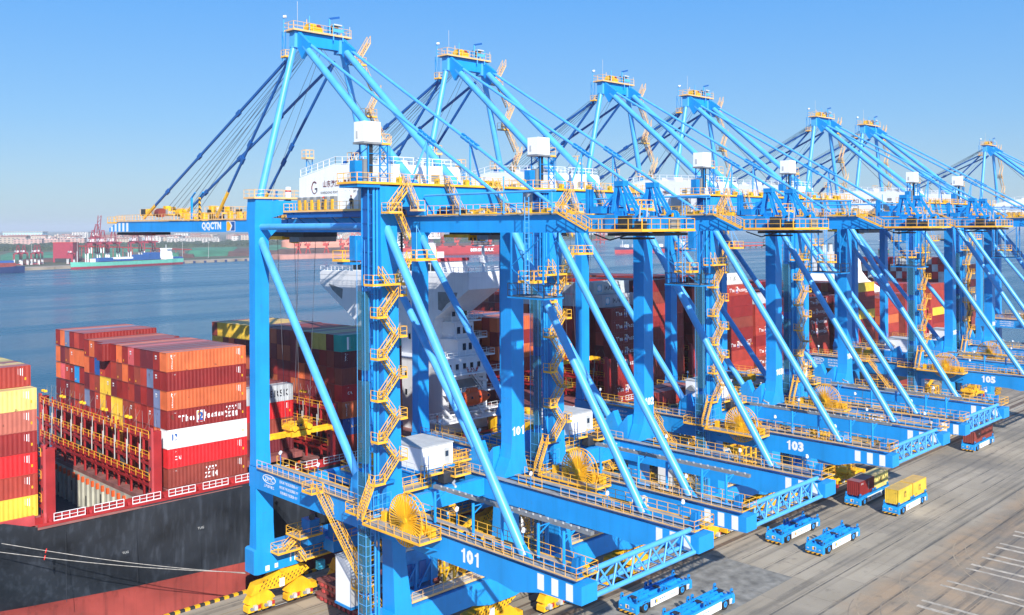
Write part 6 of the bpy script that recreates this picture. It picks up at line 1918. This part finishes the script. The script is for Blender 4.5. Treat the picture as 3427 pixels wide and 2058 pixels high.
# ---- stacked hatch covers on the quay
for i in range(3):
    k=MB(); z0=.15+.95*i; o_=(.0,.7,.25)[i]
    x0,x1,y0,y1=7.7+o_*.5,21.5,46.0,56.9-o_*.9
    k.box(x0,x1,y0,y1,z0+.55,z0+.85,'hatch'); k.box(x0+.15,x1-.15,y0+.15,y1-.15,z0,z0+.547,'brown')
    for j in range(9): k.box(x0-.02,x0+.14,y0+.4+1.1*j,y0+.9+1.1*j,z0+.05,z0+.5,'redp')
    for j in range(3): k.tube((x0+1.6+3*j,y0+2.0,z0+.852),(x0+1.6+3*j,y0+2.0,z0+.90),.45,'lgrey',14); k.tube((x0+1.6+3*j,y0+7.5,z0+.852),(x0+1.6+3*j,y0+7.5,z0+.90),.45,'lgrey',14)
    o=k.build('hatch_cover_slab'); tag(o,'rusty red hatch cover slab on the quay, %s of a pile of three'%['bottom','middle','top'][i],'hatch cover','hatch covers piled on the quay by crane 101')
k=MB(); k.box(62,75.5,73.9,86,15.2,15.6,'hatch'); k.box(61.9,75.6,73.6,73.9,14.0,15.9,'lgrey'); k.box(61.7,62,73.6,86,14.0,15.9,'lgrey')
o=k.build('open_hatch_cover'); o.parent=None; tag(o,'flat hatch cover with white edge lying on the ship behind crane 101 pillar','hatch cover')
# engine like yellow machinery on the aft deck of the ship
k=MB()
for (x,y,w,hh) in ((56,70.8,2.2,2.4),(58.6,70.6,2.0,3.0),(61,70.4,2.4,2.2),(64,70.4,1.8,2.6)):
    k.box(x,x+w,y,y+1.8,13.6,13.6+hh,'yelm'); k.tube((x+.4,y-.1,14.6),(x+w-.3,y-.1,14.6),.35,'dark',8); k.box(x+.3,x+w-.3,y+.2,y+1.4,13.6+hh,14.1+hh,'yel')
k.rail([(55,70.2,13.6),(66.5,70.2,13.6)],'yel')
o=k.build('deck_winch'); tag(o,'yellow winch gear on the ship deck below the orange lifeboat','winch')
# ------------------------------------------------------------------ people
def person(loc, rz, label, cl, leg, head='helmet', pose='stand'):
    pts=[(0,0,.95),(0,0,1.2),(0,0,1.42),(0,0,1.52),(0,-.01,1.62),(0,-.01,1.74)]; ra=[.15,.17,.17,.065,.10,.085]
    ed=[(0,1),(1,2),(2,3),(3,4),(4,5)]
    def chain(root,ps,rs_):
        p=root
        for q,r in zip(ps,rs_): pts.append(q); ra.append(r); ed.append((p,len(pts)-1)); p=len(pts)-1
    for s in (-1,1):
        chain(0,[(.10*s,0,.88),(.11*s,.02,.48),(.12*s,0,.09),(.13*s,-.14,.04)],[.11,.07,.05,.04])
        if pose=='stand': chain(2,[(.21*s,0,1.40),(.27*s,.03,1.13),(.10*s,-.20,1.15),(.02*s,-.24,1.17)],[.075,.055,.04,.035])
        else: chain(2,[(.21*s,0,1.40),(.27*s,-.12,1.16),(.24*s,-.34,1.12),(.22*s,-.42,1.12)],[.075,.055,.04,.035])
    me=bpy.data.meshes.new('body'); me.from_pydata(pts,ed,[]); o=bpy.data.objects.new('person',me); COL.objects.link(o)
    md=o.modifiers.new('s','SKIN'); 
    if not me.skin_vertices: pass
    sl=me.skin_vertices[0] if me.skin_vertices else None
    if sl is None: return o
    for i,r in enumerate(ra): sl.data[i].radius=(r,r*.8)
    sl.data[0].use_root=True
    sb=o.modifiers.new('b','SUBSURF'); sb.levels=1; sb.render_levels=1
    bpy.context.view_layer.update()
    dg=bpy.context.evaluated_depsgraph_get(); nm=bpy.data.meshes.new_from_object(o.evaluated_get(dg))
    nm.materials.clear()
    for c in (cl,leg,'skin'): nm.materials.append(M[c])
    for p in nm.polygons:
        c=p.center; p.use_smooth=True
        p.material_index = 2 if (c.z>1.50 or (abs(c.y)>.19 and 1.0<c.z<1.3 and c.y<0)) else (0 if c.z>.93 else 1)
    o.modifiers.clear(); o.data=nm
    o.location=loc; o.rotation_euler=(0,0,rz)
    tag(o,label,'person')
    k=MB(); n=12; vs=[(0,-.01,1.90)]
    for zz,r in ((1.86,.07),(1.79,.125),(1.735,.15),(1.725,.175)):
        for j in range(n): a=2*math.pi*j/n; vs.append((r*math.cos(a),-.01+r*1.1*math.sin(a),zz))
    fs=[(0,1+j,1+(j+1)%n) for j in range(n)]
    for q in range(3):
        for j in range(n): a=1+q*n+j; b_=1+q*n+(j+1)%n; fs.append((a,a+n,b_+n,b_))
    k.add(vs,fs,head,True); k.build('hard_hat',o)
    k=MB()
    for s in (-1,1): k.tube((.035*s,-.098,1.665),(.035*s,-.112,1.665),.012,'blk',6); k.tube((.098*s,-.0,1.65),(.112*s,0,1.65),.025,'skin',6)
    k.bar((0,-.10,1.66),(0,-.13,1.63),.02,.02,'skin'); k.bar((-.03,-.105,1.60),(.03,-.105,1.60),.01,.012,'rdl'); k.build('face',o)
    return o
def try_person(*a,**k_):
    return person(*a,**k_)
M['legs']=mat('brown_work_trousers',(0.16,0.10,0.06),.8)
me_test=bpy.data.meshes.new('t')
person((3.85,42.3,54.12),R(-60),'worker in a dark jacket and red helmet standing on the machinery house walkway','cloth','legs')
person((3.9,48.6,54.12),R(-80),'second worker with red helmet half hidden behind the cooling units','cloth','legs')
person((43.5,72.7,16.6),R(-100),'worker in an orange suit on the red lashing gallery of the ship','vest','vest',head='wht')
M['green']=mat('hi_vis_green',(0.25,0.75,0.08),.7)
person((94.6,37.6,20.05),R(-60),'worker in a bright green vest on the platform of crane 104','green','cloth',head='wht')
# ------------------------------------------------------------------ haze
m=bpy.data.materials.new('haze'); m.use_nodes=True; t=m.node_tree
for n_ in list(t.nodes):
    if n_.type!='OUTPUT_MATERIAL': t.nodes.remove(n_)
pv=t.nodes.new('ShaderNodeVolumePrincipled'); pv.inputs['Density'].default_value=HAZE; pv.inputs['Color'].default_value=(0.86,0.93,1.0,1); pv.inputs['Anisotropy'].default_value=0.0
out=[n_ for n_ in t.nodes if n_.type=='OUTPUT_MATERIAL'][0]; t.links.new(pv.outputs[0],out.inputs['Volume'])
me=bpy.data.meshes.new('haze')
x0,x1,y0,y1,z0,z1=-12500,26500,-3500,26500,-10.5,120
me.from_pydata([(x0,y0,z0),(x1,y0,z0),(x1,y1,z0),(x0,y1,z0),(x0,y0,z1),(x1,y0,z1),(x1,y1,z1),(x0,y1,z1)],[],[(0,3,2,1),(4,5,6,7),(0,1,5,4),(1,2,6,5),(2,3,7,6),(3,0,4,7)])
me.materials.append(m)
if HAZE>0:
    o=bpy.data.objects.new('haze',me); COL.objects.link(o); tag(o,kind='stuff'); o['label']='thin bluish sea haze over the whole harbour'; o['category']='haze'
